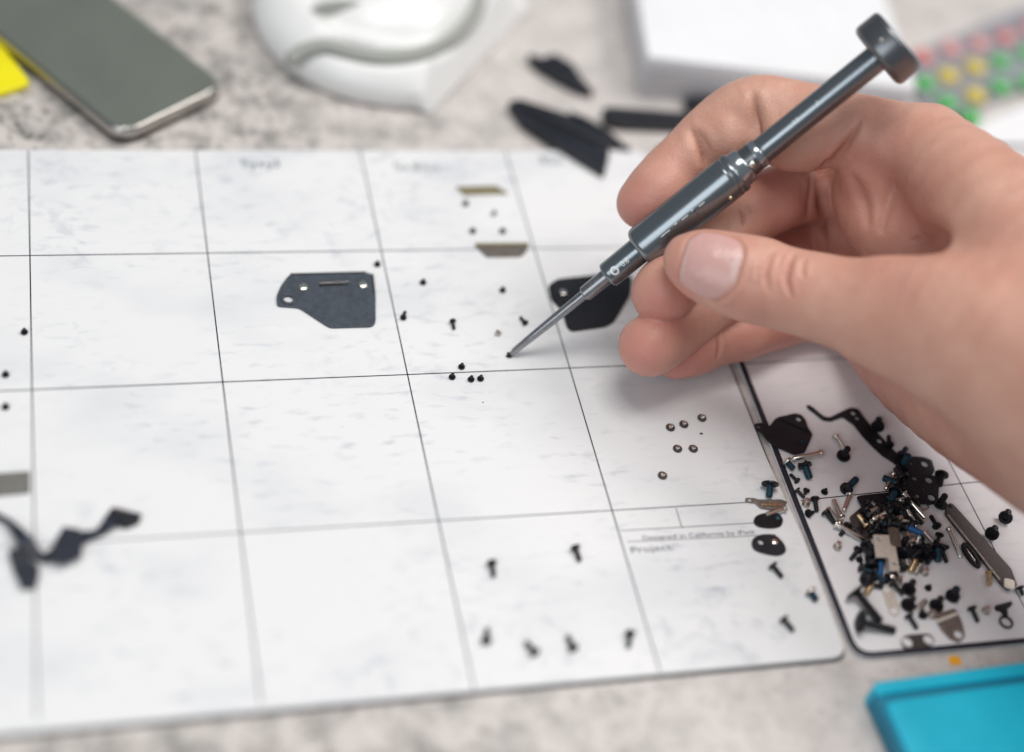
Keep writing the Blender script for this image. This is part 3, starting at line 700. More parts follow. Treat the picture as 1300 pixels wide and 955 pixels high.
# --- plates on the white mat
def poly_on(pts, z=0.0, r=.6, n=4): return smooth_poly([on(x, y, z) for x, y in pts], r, n)
def plate_thing(name, label, cat, pts, m, holes=(), th=.4, z=0.0, r=.6, bevel=.08, group=None, tilt=None):
    P_ = poly_on(pts, z+th, r); cx = sum(p[0] for p in P_)/len(P_); cy = sum(p[1] for p in P_)/len(P_)
    P_ = [(x-cx, y-cy) for x, y in P_]
    H_ = []
    for h in holes:
        hx, hy = on(h[0], h[1], z+th); H_.append(circle(hx-cx, hy-cy, h[2], 18, *(h[3:] if len(h) > 3 else ())))
    root = empty(name, (cx, cy, z)); o = link("plate", plate_mesh(P_, H_, th, bevel), m, root)
    if tilt: root.rotation_euler = tilt
    tag(root, label, cat, group); root["c"] = (cx, cy); return root
def ridge_box(par, p0, p1, wd, hgt, m, name, z0):
    cx, cy = par["c"]; a = Vector(on(*p0, z0))-Vector((cx, cy)); b = Vector(on(*p1, z0))-Vector((cx, cy)); d = (b-a).normalized(); n = Vector((-d.y, d.x))*wd/2
    me = plate_mesh(smooth_poly([tuple(a+n), tuple(b+n), tuple(b-n), tuple(a-n)], wd*.3), th=hgt, bevel=hgt*.3, z=z0); return link(name, me, m, par)
def rivet(par, p, r, m, z0, hgt=.35, name="rivet"):
    cx, cy = par["c"]; x, y = on(*p, z0)
    return link(name, bm_mesh(lathe([(z0-.05, 0), (z0-.05, r), (z0+hgt*.6, r*.95), (z0+hgt, r*.6), (z0+hgt, 0)], 24), mtx=Matrix.Translation((x-cx, y-cy, 0))), m, par)
b1 = plate_thing("slate_bracket", "slate grey angled bracket with two silver rivets and a corner hole", "bracket",
    [(367, 348.5), (465, 345.5), (473, 348), (477, 375), (477, 409), (473, 414), (420, 415.5), (412, 411), (380, 390), (352, 388), (351, 376), (357, 362)], GREYBLUE, [(366.2, 380, 1.45)], .7, r=1.2)
rivet(b1, (384.5, 364.5), 1.35, SILVER, .7, .5); rivet(b1, (460.5, 361.5), 1.35, SILVER, .7, .5)
link('hole_collar', plate_mesh(circle(*(Vector(on(366.2, 380, .7))-Vector(b1['c'])), 2.3, 28), [circle(*(Vector(on(366.2, 380, .7))-Vector(b1['c'])), 1.46, 24)], th=.35, bevel=.1, z=.68), GREYBLUE, b1)
ridge_box(b1, (405, 362.5), (442, 360.5), 1.1, .22, BLACKP, "slot", .65); ridge_box(b1, (405, 359.8), (443, 357.8), .35, .12, SATIN, "slot_highlight", .66); ridge_box(b1, (368, 350.3), (464, 347.8), .5, 1.0, BLACKP, "folded_lip", .0); ridge_box(b1, (472.6, 350), (475.2, 376), .6, .9, BLACKP, "folded_lip", .0)  # the thin satin strip is a painted highlight above the slot
b2 = plate_thing("slate_bracket", "black angled bracket partly hidden behind the screwdriver", "bracket",
    [(708, 354), (790, 345), (803, 352), (800, 375), (780, 408), (770, 414), (726, 420), (720, 415), (713, 392), (700, 380), (696, 362)], BLACKP, [], .7, r=1.2)
rivet(b2, (715, 371), 1.2, SILVER, .7); ridge_box(b2, (735, 365), (768, 362), 1.0, .2, BLACKM, "slot", .65)
t1 = plate_thing("metal_strip", "short olive metal strip with one angled end", "metal strip", [(578, 237), (630, 235.5), (646, 245.5), (590, 247)], OLIVE, [], .5, r=.6, group="short metal strips on the mat")
t2 = plate_thing("metal_strip", "short tan folded metal strip with a raised olive lip", "metal strip", [(603, 312), (671, 311.5), (668, 320), (661, 326), (618, 326.5)], TAUPE, [], .35, r=.5, group="short metal strips on the mat")
ridge_box(t2, (603, 312), (671, 311.5), 1.0, .9, OLIVE, "folded_lip", 0.0); ridge_box(t2, (616, 320), (663, 319.5), .5, .2, TAUPE, "crease", .33)
plate_thing("grey_film_tab", "plain grey rectangular tab cut off by the picture's side", "tab", [(-26, 602), (38, 598), (38, 626), (-26, 632)], GREYFILM, [], .3, r=.4)
# bronze bracket and oval plates at the mat edge
b3 = plate_thing("bronze_bracket", "bronze bracket with narrow tongue lying below the wide headed screw", "bracket", [(946, 632), (957, 632), (962, 634), (992, 634), (1000, 637), (996, 644), (978, 647), (966, 645), (958, 638), (947, 637)], TAUPE, [(952, 634.6, .55)], .5, z=.05, r=.5)
ridge_box(b3, (966, 641), (992, 642), .8, .5, BRASSY, "folded_lip", .5)
b4 = plate_thing("oval_plate", "glossy black oval plate with bright stud under the silver pin", "plate", [(960, 654), (975, 650), (990, 652), (995, 660), (992, 668), (980, 670), (962, 668), (956, 661)], BLACKM, [], .7, r=1.6)
rivet(b4, (988, 658), .9, TEAL, .7, .5)
b5 = plate_thing("oval_plate", "black rounded plate beside the printed line of small lettering", "plate", [(954, 684), (966, 678), (984, 678), (996, 690), (999, 700), (990, 705), (974, 703), (956, 697)], BLACKP, [(966, 688, .8)], .7, r=1.6)
rivet(b5, (984, 688), 1.0, SILVER, .7, .4)

# --- flex cable, out of focus
def strap(name, pts, wd, m, par, z=.3, th=.35, c=(0, 0)):
    C = cr([(*on(x, y), zz, ww) for x, y, zz, ww in pts], 6); bm = bmesh.new(); L = []
    for i, p in enumerate(C):
        a = C[max(0, i-1)]; b = C[min(len(C)-1, i+1)]; t = Vector((b[0]-a[0], b[1]-a[1])).normalized(); n = Vector((-t.y, t.x))*p[3]/2
        x, y, zz = p[0]-c[0], p[1]-c[1], p[2]
        L.append([bm.verts.new((x+n.x, y+n.y, zz)), bm.verts.new((x+n.x, y+n.y, zz+th)), bm.verts.new((x-n.x, y-n.y, zz+th)), bm.verts.new((x-n.x, y-n.y, zz))])
    for a, b in zip(L, L[1:]):
        for k in range(4): bm.faces.new((a[k], b[k], b[(k+1) % 4], a[(k+1) % 4]))
    bm.faces.new(L[0]); bm.faces.new(L[-1][::-1]); return link(name, bm_mesh(bm), m, par)
c = on(80, 690); fx = empty("flex_cable", (*c, 0)); tag(fx, "dark blue-black flex cable with connector ends lying on the mat", "cable")
strap("ribbon", [(-12, 652, .2, 1.6), (12, 668, 1.4, 1.6), (32, 692, 2.0, 3.4), (55, 710, .6, 2.6), (85, 702, 2.6, 5.5), (105, 686, 1.4, 3.0), (125, 679, .8, 2.2), (140, 668, 1.8, 3.6), (150, 652, .3, 4)], 4, FLEX, fx, c=c)
strap("ribbon", [(18, 700, 1.0, 3), (30, 722, .6, 5), (38, 738, .2, 5)], 4, FLEX, fx, c=c)
def conn(px_, py_, pts, z, th, m, par, name="connector"):
    me = plate_mesh([(x-c[0], y-c[1]) for x, y in poly_on(pts, z+th, .6)], th=th, bevel=.15, z=z); return link(name, me, m, par)
conn(0, 0, [(140, 644), (180, 652), (176, 662), (160, 668), (138, 660)], .2, 1.4, BLACKP, fx)
conn(0, 0, [(80, 668), (103, 672), (104, 704), (78, 714), (60, 704)], 1.6, 1.2, FLEX, fx)
conn(0, 0, [(22, 718), (50, 716), (46, 744), (26, 745)], .2, 1.4, FLEX, fx)
conn(0, 0, [(144, 643), (164, 648), (163, 650), (143, 645.5)], 1.6, .2, TAUPE, fx, "contact_strip")

# ------------------------------------------------------------------ the heap on the rimmed mat
Z2 = -.1
HB = "screws heaped on the rimmed mat"
n1 = plate_thing("notched_plate", "square black plate with round eared tab and side lug over the rim", "plate",
    [(957.5, 538), (967, 536.5), (977, 541), (984, 531.5), (989, 529), (997, 527.5), (1008, 524.6), (1017, 526), (1023, 533), (1026, 543), (1032, 551.5), (1022, 574), (1009, 577), (981, 565), (972.5, 557), (967, 549), (960, 545.5)], BLACKP, [(1014, 531.8, .85), (963.5, 541.8, .45)], .5, z=.25, r=.7)
ridge_box(n1, (990, 533), (1028, 549), .35, .35, BLACKM, "fold", .75)
rivet(n1, (1017.5, 561.3), .7, TEAL, .75, .12)
n2 = plate_thing("perforated_bracket", "long black perforated bracket with thin hooked arm at the back of the heap", "bracket",
    [(1024, 513.5), (1030, 515), (1038, 522), (1046, 528.5), (1053, 530), (1066, 523.5), (1080, 517), (1090, 519), (1099, 532), (1110, 545), (1124, 560), (1137, 574), (1150, 579), (1172, 580), (1183, 584), (1187, 597), (1183, 604), (1158, 604), (1143, 598), (1136, 588), (1120, 578), (1105, 564), (1094, 552), (1084, 539), (1070, 529), (1055, 534.5), (1045, 533), (1034, 524), (1025, 517.5)],
    BLACKP, [(1083, 524.5, .75), (1088, 531, .6), (1116.5, 560, .8), (1174, 589, 1.05), (1157, 588, .5)], .45, z=Z2+.2, r=.7)
n3 = plate_thing("perforated_bracket", "black perforated bracket stacked over the hooked one", "bracket",
    [(1139, 606), (1150, 602), (1178, 603), (1189, 606), (1192, 622), (1191, 636), (1183, 640), (1166, 638), (1150, 630), (1138, 620)], BLACKP, [(1179, 610.5, 1.05), (1161, 608, .65), (1165, 629, .7), (1182.5, 631.5, 1.1), (1172, 620, .9, .4, 1.9), (1148, 612, .5)], .45, z=Z2+1.0, r=.8, tilt=(.05, -.04, 0))
n4 = plate_thing("metal_bar", "long flat taupe metal bar with pale tip lying beside the heap", "metal bar",
    [(1201, 641), (1207, 638), (1213, 643), (1284, 722), (1292, 744), (1280, 749), (1272, 742), (1200, 652)], TAUPE_D, [(1206, 643, .5)], .9, z=Z2, r=.8)
ridge_box(n4, (1203, 654), (1269, 737), .45, .5, SATIN, "raised_edge", .85)
ridge_box(n4, (1274, 740), (1288, 744), 3.4, .5, PALE, "pale_tip", .88)
n5 = plate_thing("nickel_bracket", "pale nickel bracket with recessed panel and holed tongue on top of the heap", "bracket",
    [(1109, 678), (1136, 677.5), (1139, 704), (1142, 725), (1129, 726), (1128, 708), (1112, 708)], PALE, [(1115.5, 684, .75), (1135.5, 716.5, .65)], .45, z=4.3, r=.4, tilt=(-.06, .05, 0))
ridge_box(n5, (1128, 679), (1131, 705), 3.2, .18, TAUPE, "recessed_panel", .44)
n6 = plate_thing("two_hole_link", "pale grey link plate with a round hole at each end", "link plate", [(1119, 742), (1128, 741), (1134, 748), (1143, 776), (1138, 783), (1130, 781), (1120, 752)], PALE, [(1125, 748.5, 1.0), (1135, 775, 1.1)], .35, z=Z2+.1, r=1.2)
n7 = plate_thing("two_hole_link", "dark link plate with two large holes touching the front rim", "link plate", [(1144, 812), (1150, 806), (1180, 804), (1187, 812), (1184, 820), (1152, 825), (1145, 820)], TAUPE_D, [(1152, 815, 1.5), (1179, 812, 1.6)], .4, z=Z2+.1, r=1.4)
n8 = plate_thing("folded_bracket", "brown folded bracket with round eye near the front rim", "bracket", [(1187, 780), (1212, 773), (1221, 790), (1226, 808), (1218, 815), (1206, 810), (1194, 797)], TAUPE, [(1217, 805, 1.3)], .5, z=Z2+.3, r=1.0, tilt=(.05, -.05, 0))
ridge_box(n8, (1189, 790), (1214, 781), 1.0, .5, PALE, "folded_lip", .5)
n9 = plate_thing("dark_shield", "brown-black crumpled shield plate beside the nickel bracket", "plate", [(1077, 658), (1092, 645), (1100, 651), (1107, 661), (1109, 672), (1108, 684), (1097, 683), (1084, 671)], TAUPE_D, [], .4, z=1.6, r=.6, tilt=(.12, .10, 0))
n10 = plate_thing("thin_hook_bracket", "thin dark hook shaped bracket crossing the printed grid line", "bracket", [(1087, 631), (1095, 629), (1130, 624), (1133, 632), (1126, 640), (1116, 641), (1108, 634), (1099, 634), (1102, 644), (1095, 646), (1090, 637)], BLACKP, [(1127, 630, .4)], .4, z=Z2+.9, r=.5, tilt=(.03, .06, 0))
n11 = plate_thing("angular_clip", "black angular clip standing beside the steel ring", "clip", [(1263, 769), (1284, 763), (1286, 767), (1279, 773), (1280, 783), (1275, 784), (1272, 776), (1265, 774)], BLACKP, [], .7, z=Z2, r=.4)
def ring_thing(px_, py_, ro, ri, th, m, label, z=Z2, name="ring", cat="ring", sx=1.0, ang=0.0, cant=(0, 0, 0)):
    x, y = on(px_, py_, z); me = plate_mesh(circle(0, 0, ro, 32, sx, ang), [circle(0, 0, ri, 28, sx, ang)] if ri > 0 else [], th, th*.3)
    o = link(name, me, m, None, (x, y, z)); o.rotation_euler = cant; tag(o, label, cat); return o
ring_thing(1276.6, 791, 2.0, 1.45, .7, BLACKM, "thin steel ring lying by the angular clip")
ring_thing(1172, 643, 1.6, 1.1, .5, SATIN, "small bright washer beside the perforated bracket", name="washer", cat="washer")
x, y = on(1232, 706.5); cl_ = empty("oval_clip", (x, y, Z2)); ang = math.atan2(*(Vector(on(1242, 721))-Vector(on(1223, 692))).yx)
link("loop", plate_mesh(circle(0, 0, 4.4, 36, .42, ang), [circle(0, 0, 2.9, 30, .14, ang)], 1.0, .35), BLACKM, cl_)
link("spring", plate_mesh(circle(0, 0, 2.6, 24, .09, ang), (), .5, .1, z=.2), SILVER, cl_)
tag(cl_, "long black oval clip with bright slot beside the flat metal bar", "clip")

S1 = [ # (head, tip, kind, z, label)
 (1047, 575, 1002, 584, 'rod', .15, "long polished pin lying just below the notched black plate"),
 (1059, 553, 1075, 576, 'rodmed', 0, "polished pin leaning on the hollow black screw head"),
 (997, 585, 1008, 596, 'silverteal', 0, "silver screw with teal shank under the end of the long pin"),
 (1018, 585, 1031, 613, 'bigteal', 0, "thick black screw with teal shank nearest the rim"),
 (1013, 612, 1003, 602, 'tinylong', 0, "tiny black screw tucked against the rim above its neighbours"),
 (1024, 590, 1013, 590, 'small', .9, "short black screw wedged under the long polished pin"),
 (1010, 621, 1022, 633, 'tinylong', 0, "tiny black screw slanting down to the printed grid line"),
 (1025, 620, 1021, 629, 'tiny', 0, "tiny black screw leaning on its slanting neighbour by the rim"),
 (1069, 627, 1091, 604, 'longteal', 0, "long black screw with teal shank lying apart above the grid line"),
 (1034, 633, 1037, 649, 'med', 0, "upright black screw next to the bright nut by the rim"),
 (1024, 653, 1034, 650, 'small', 0, "short black screw touching the bright nut by the rim"),
 (1113, 547, 1117, 528, 'bigteal', .3, "thick screw with teal shank pointing away over the hooked arm"),
 (1129, 570, 1128, 550, 'med', .3, "thin black screw pointing away beside the hooked arm"),
 (1143, 580, 1151, 568, 'medteal', .6, "short teal screw leaning on the corner of the perforated bracket"),
 (1141, 615, 1120, 606, 'bigteal', .1, "teal screw pointing out of the heap from the perforated brackets"),
 (1196, 596, 1192, 623, 'big', .3, "thick black screw lying along the perforated bracket's end"),
 (1061, 666, 1098, 686, 'rod', .3, "long polished pin along the heap's near side"),
 (1069, 660, 1057, 633, 'rodmed', .4, "polished pin lying across the start of the heap"),
 (1064, 664, 1053, 648, 'rodmed', 0, "polished pin half covered by another beside the black screw"),
 (1046, 649, 1060, 665, 'med', 0, "black screw lying outermost beside the pair of polished pins"),
 (1080, 624, 1070, 652, 'rodmed', 0, "dull pin lying beside the long teal screw's head"),
 (1143, 636, 1163, 668, 'rod', 1.6, "polished pin, lower of the parallel pair below the brackets"),
 (1151, 632, 1170, 653, 'rod', 1.4, "polished pin, upper of the parallel pair below the brackets"),
 (1146, 668, 1172, 678, 'blue', 2.0, "bright blue screw lying across the heap under the polished pins"),
 (1190, 671, 1181, 654, 'med', .2, "black screw lying below the ball headed screw"),
 (1190, 690, 1191, 718, 'bigteal', 0, "thick teal screw pointing at the front rim"),
 (1182, 690, 1208, 696, 'med', 1.3, "black screw lying across the thick teal one"),
 (1193, 676, 1190, 690, 'small', .2, "short black screw just above the crossed pair"),
 (1201, 664, 1223, 716, 'rod', 0, "long brown tinted pin lying beside the oval clip"),
 (1163, 709, 1154, 729, 'gold', .3, "brassy screw lying in front of the nickel bracket's tongue"),
 (1148, 704, 1152, 716, 'rodshort', .4, "short bright pin beside the nickel bracket"),
 (1093, 721, 1107, 727, 'medteal', 0, "black screw below the single tiny black screw"),
 (1117, 716, 1117, 727, 'blue', .4, "bright blue tipped screw just under the nickel bracket"),
 (1097, 737, 1112, 733, 'big', 0, "dark screw with big head behind the two huge screws"),
 (1112, 727, 1120, 737, 'medteal', .3, "teal screw below the blue tipped one"),
 (1136, 728, 1124, 740, 'med', 0, "thin black screw touching the pale link plate"),
 (1086, 752, 1117, 788, 'huge', 0, "huge black screw whose tip lies over the other huge one"),
 (1088, 790, 1139, 801, 'huge', 0, "huge black screw lying nearest the rim's rounded corner"),
 (1153, 781, 1164, 798, 'med', 0, "black screw lying between pale and dark link plates"),
 (1205, 764, 1218, 742, 'bigteal', 0, "black and silver screw pointing away above the brown folded bracket"),
 (1171, 784, 1172, 774, 'small', 0, "short dark screw beside the grey disc head"),
 (1233, 772, 1241, 789, 'med', 0, "black screw lying alone between brown bracket and angular clip"),
 (1254, 723, 1256, 748, 'gold', 0, "brassy screw lying against the flat metal bar"),
 (1275, 660, 1281, 648, 'big', 0, "thick black screw lying outside the bar, farther from the rim"),
 (1258, 680, 1264, 669, 'big', 0, "thick black screw lying outside the bar, close to it"),
 (1294, 745, 1299, 756, 'small', 0, "black screw cut off by the picture's side near the pale tip"),
]
for hx, hy, tx, ty, k, z, lb in S1: lie(hx, hy, tx, ty, k, lb, HB, z=z+Z2)
S2 = [
 (1070, 580, 'big', 0, "hollow black screw head showing its round socket"), (1046.5, 625, 'tiny', 0, "tiny black screw standing alone on the rimmed mat by the grid line"),
 (1023, 640, 'nutty', .0, "bright round nut by the rim among black screws"), (1146.5, 590, 'bigteal', .6, "big black disc headed screw standing on the hooked bracket"),
 (1193, 641, 'big', .4, "ball like black screw head at the end of the flat bar"), (1063, 695, 'nutty', 0, "dull purple-grey nut alone on the white sheet"),
 (1091, 711, 'tiny', 0, "tiny black screw alone above the dark cluster"), (1175, 705, 'big', .5, "big black screw head beside the thick teal screw"),
 (1173, 727, 'nutty', 0, "silver nut below the brassy screw"), (1158, 690, 'nutty', 1.4, "bright nut behind the big black screw head"),
 (1151, 683, 'nutty', 1.6, "bright nut right beside the nickel bracket's corner"), (1140, 738, 'nutty', 0, "silver nut behind the pair of large discs"),
 (1153, 749, 'big', 0, "large black disc, farther of the pair by the pale link"), (1152, 769, 'big', 0, "large black disc, nearer of the pair by the pale link"),
 (1178, 747, 'tiny', 0, "tiny black screw alone between the discs and the pointing screw"), (1188, 770, 'big', 0, "grey disc head behind the brown folded bracket"),
 (1182, 781, 'nutty', .2, "bright nut tucked against the brown folded bracket"), (1251, 776, 'nutty', 0, "grey nut between the lone black screw and angular clip"),
]
for px_, py_, k, z, lb in S2: stand(px_, py_, k, lb, HB, z=z+Z2, tilt=14 if k in ('big', 'bigteal') else 7, up=False, name="nut" if k == 'nutty' else "screw")
GI = "dark screws tangled in the core of the heap"
core = [(1102, 640, 1112, 652, 'med', .2), (1112, 648, 1126, 655, 'big', .2), (1128, 645, 1138, 656, 'bigteal', .2), (1120, 656, 1106, 664, 'med', .4), (1133, 662, 1120, 670, 'bigteal', 1.0), (1146, 650, 1136, 640, 'big', .6),
        (1110, 668, 1124, 674, 'big', .8), (1140, 674, 1128, 664, 'med', 1.8), (1152, 660, 1144, 672, 'big', .6), (1100, 690, 1108, 700, 'big', .2), (1104, 706, 1098, 697, 'med', 1.0), (1148, 690, 1154, 700, 'bigteal', .3),
        (1162, 698, 1152, 706, 'med', .6), (1168, 684, 1160, 694, 'medteal', .4), (1146, 720, 1140, 712, 'med', .2), (1128, 640, 1140, 644, 'med', .4), (1136, 626, 1130, 636, 'bigteal', 1.2), (1145, 625, 1150, 636, 'med', .6),
        (1172, 692, 1180, 700, 'med', .2), (1184, 706, 1176, 716, 'med', 0), (1136, 744, 1142, 752, 'med', 0), (1196, 700, 1200, 712, 'med', 0), (1076, 668, 1068, 678, 'med', 0), (1088, 700, 1082, 708, 'med', 0), (1160, 654, 1168, 664, 'med', .3), (1095, 655, 1086, 664, 'big', .1), (1144, 606, 1138, 600, 'big', .2), (1090, 676, 1102, 672, 'med', .2), (1126, 735, 1118, 742, 'med', .1), (1106, 742, 1116, 745, 'med', .1), (1126, 664, 1140, 668, 'big', 2.2), (1099, 648, 1108, 660, 'big', .6), (1116, 672, 1104, 678, 'big', .4), (1130, 650, 1118, 645, 'big', 1.2), (1158, 668, 1148, 660, 'big', .8), (1160, 640, 1150, 646, 'big', .2), (1122, 678, 1132, 670, 'med', 2.0), (1145, 704, 1152, 694, 'big', .8), (1106, 720, 1102, 708, 'big', .3), (1140, 645, 1146, 657, 'big', 1.8), (1168, 700, 1160, 706, 'big', .5)]
for k, (hx, hy, tx, ty, kd, z) in enumerate(core):
    teal = 'teal' in kd
    lie(hx, hy, tx, ty, kd, "teal shanked screw tangled in the core of the heap" if teal else "plain black screw tangled in the core of the heap", "teal screws tangled in the core of the heap" if teal else "black screws tangled in the core of the heap", z=z+Z2, lift=random.uniform(-4, 10))
for px_, py_, kd, z in [(1118, 662, 'big', 1.4), (1136, 652, 'big', 1.6), (1104, 658, 'big', .4), (1150, 647, 'big', .3), (1144, 697, 'big', .2), (1165, 713, 'small', .1), (1098, 668, 'small', 2.0)]:
    stand(px_, py_, kd, "black screw tipped up on its head in the core of the heap", "tipped up black screws in the core of the heap", z=z+Z2, tilt=35)
for hx, hy, tx, ty, k, z, lb in [(1147, 692, 1160, 684, 'rodshort', 1.6, "short bright pin at the edge of the nickel bracket"), (1176, 679, 1184, 688, 'rodshort', .3, "short bright pin between the blue screw and the thick teal screw"),
    (1104, 650, 1116, 645, 'rodshort', 1.8, "short bright pin over the thin hook shaped bracket"), (1100, 668, 1090, 655, 'gold', 2.2, "brassy screw lying on the dark shield plate"),
    (1169, 716, 1163, 727, 'rodshort', 0, "short bright pin next to the silver nut"), (1100, 752, 1108, 742, 'gold', 0, "brassy screw by the head of the upper huge screw"), (1132, 606, 1126, 618, 'rodmed', .2, "dull pin beside the teal screw pointing out of the heap"),
    (1166, 772, 1174, 764, 'rodshort', 0, "short bright pin between the two large discs and the grey disc")]:
    lie(hx, hy, tx, ty, k, lb, HB, z=z)
for px_, py_, z, lb in [(1118, 664, 1.8, "bright nut perched on the heap's core near the shield plate"), (1140, 663, 2.4, "bright nut perched on the heap's core left of the parallel pins"), (1108, 662, 1.4, "bright nut sunk in the heap beside the dark shield plate"), (1164, 690, 1.4, "bright nut under the end of the bright blue screw"), (1131, 735, .2, "bright nut in front of the nickel bracket's tongue")]:
    stand(px_, py_, 'nutty', lb, HB, z=z, tilt=40, name="nut")
for hx, hy, tx, ty, lb in [(1122, 653, 1110, 659, "short bright pin lying in the core of the heap near the shield plate"), (1140, 660, 1150, 662, "short bright pin in the core of the heap under the parallel pins")]:
    lie(hx, hy, tx, ty, 'rodshort', lb, HB, z=2.0)

# ------------------------------------------------------------------ things at the back of the counter
def local_poly(pts, c): return [(x-c[0], y-c[1]) for x, y in pts]
# slim device
a = Vector(on(154, 184, ZT)); ang = math.radians(36.5); e1 = Vector((math.cos(ang), math.sin(ang))); e2 = Vector((-e1.y, e1.x))
a0 = a+e1*-1.5+e2*-2.0
W_, L_ = 43.0, 118.0; ctr = a0+e1*W_/2+e2*L_/2
dv = empty("slim_device", (ctr.x, ctr.y, ZT), (0, 0, ang))
rect = lambda w_, l_, r_: smooth_poly([(-w_/2, -l_/2), (w_/2, -l_/2), (w_/2, l_/2), (-w_/2, l_/2)], r_, 8)
link("body", plate_mesh(rect(W_, L_, 8), th=6.2, bevel=2.0, z=0, res=4), PHONERIM, dv)
link("back_cover", plate_mesh(rect(W_-2.0, L_-2.0, 7.2), th=.8, bevel=.3, z=5.65, res=3), PHONE, dv)
link("lower_edge_band", plate_mesh(rect(W_+.3, L_+.3, 8), th=1.6, bevel=.5, z=1.2, res=3), TAUPE_D, dv)
tag(dv, "slim grey-green device with polished rim and rounded corners beside the yellow tab", "device")
# yellow thing
c = on(-10, 85, ZT); yl = plate_mesh(local_poly(smooth_poly([on(-90, 128, 4), on(-2, 109, 4), on(40, 96, 4), on(-2, 42, 4), on(-40, -20, 4), on(-120, 20, 4)], 3), c), th=2.4, bevel=.6, res=3)
tag(link("yellow_case", yl, YELLOW, None, (*c, ZT)), "bright yellow plastic corner beside the slim grey device", "case")
# white moulded appliance
def appliance():
    c = np.array([*on(480, 30, 12), 0]); lo = np.array([-66., -44., -1.5]); hi = np.array([72., 84., 46.]); F = Field(lo, hi, 1.0, 16)
    Lp = lambda px, py, z: np.array([*on(px, py, z), z])-c
    C0 = np.array([121.5, 64.0, 0.0])-c
    F.ball(C0+[0, 0, 4], (47, 47, 19.5), 0)
    fin = F.new()
    for t in np.linspace(0, 1, 34):
        p = Lp(546, 141, .5)*(1-t)+Lp(676, 8, .5)*t; q = Lp(534, 114, 6)*(1-t)+Lp(640, -30, 9)*t; fin.seg(p, q, 1.2, 1.6)
    F.merge(fin, 5)
    B0, B1, B2 = Lp(550, 143, 0), Lp(678, 8, 0), Lp(541, 112, 8)
    nn = np.cross(B1-B0, B2-B0); nn = nn/np.linalg.norm(nn); nn = nn*np.sign(nn[0]); gx = F.box(lo, hi)
    dd = ((gx[1]-B0[0])*nn[0]+(gx[2]-B0[1])*nn[1]+(gx[3]-B0[2])*nn[2]).astype(np.float32)
    F.F = -smin(-F.F, -dd, 1.2)
    F.ball(C0+[-1, 2, 21], (36.5, 36.5, 12), 1.5, sub=True)            # the sunken ring round the dome
    dome = F.new(); dome.ball(C0+[0, 3, 6], (32.5, 32.5, 17.5), 0); F.merge(dome, 1.0)
    g_ = F.new(); g_.chain([(*Lp(352, 92, 5), 1.6), (*Lp(364, 72, 11), 3.4), (*Lp(384, 54, 15), 4.0), (*Lp(414, 48, 17), 4.2), (*Lp(446, 56, 16), 4.4), (*Lp(484, 62, 15.5), 4.6), (*Lp(532, 58, 15.5), 4.6), (*Lp(576, 38, 16), 4.4), (*Lp(606, 4, 17), 4.2), (*Lp(616, -45, 20), 3.0)], 6)
    F.F = -smin(-F.F, g_.F, 2.0)
    F.ball(Lp(438, 12, 23), (14, 1.6, 9), 1.2, sub=True)         # slit
    gx = F.box(lo, hi); F.F = np.maximum(F.F, -gx[3]+0*F.F).astype(np.float32)
    v, f = F.mesh(); me = np_mesh("shell", v, f); me.materials.append(WPLASTIC)
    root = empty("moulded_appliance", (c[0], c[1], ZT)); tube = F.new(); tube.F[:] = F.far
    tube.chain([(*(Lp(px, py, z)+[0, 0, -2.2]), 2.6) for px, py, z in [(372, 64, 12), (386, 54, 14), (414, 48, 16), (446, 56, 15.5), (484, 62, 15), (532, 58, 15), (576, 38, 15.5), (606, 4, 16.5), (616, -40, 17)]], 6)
    tv, tf = tube.mesh(); link("channel_shade", np_mesh("channel_shade_mesh", tv, tf), SHADE_GREY, root)  # grey tube darkens the channel, shade put in as a solid
    o = link("shell", me, None, root); sm = o.modifiers.new("s", 'SMOOTH'); sm.iterations = 6
    bm = bmesh.new(); bmesh.ops.create_uvsphere(bm, u_segments=24, v_segments=12, radius=1, matrix=Matrix.Translation(Lp(438, 12, 15)) @ Matrix.Diagonal((12, 1.6, 5.0, 1)))
    link("slit_shade", bm_mesh(bm), SHADE_GREY, root)  # dark body inside the slit, painted shade
    tag(root, "glossy white rounded appliance with curved channel, slit and side fin", "appliance")
appliance()
# white box
def box_thing():
    z = ZT; A = Vector(on(806, 122, z)); B = Vector(on(1175, 165, z)); d = (B-A).normalized(); n = Vector((-d.y, d.x)); Wd = (B-A).length-12; Dp = 95; Hh = 18
    A = A+d*1
    P4 = [A, A+d*Wd, A+d*Wd+n*Dp, A+n*Dp]; c = (A+d*Wd/2+n*Dp/2)
    root = empty("white_box", (c.x, c.y, z)); pts = [(p.x-c.x, p.y-c.y) for p in P4]
    link("base", plate_mesh(smooth_poly(pts, 1.2), th=Hh-5, bevel=.3), CARD_SHADED, root)
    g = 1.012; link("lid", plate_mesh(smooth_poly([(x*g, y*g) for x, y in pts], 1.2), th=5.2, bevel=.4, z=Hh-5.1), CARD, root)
    tag(root, "flat white cardboard box behind the hand", "box")
box_thing()
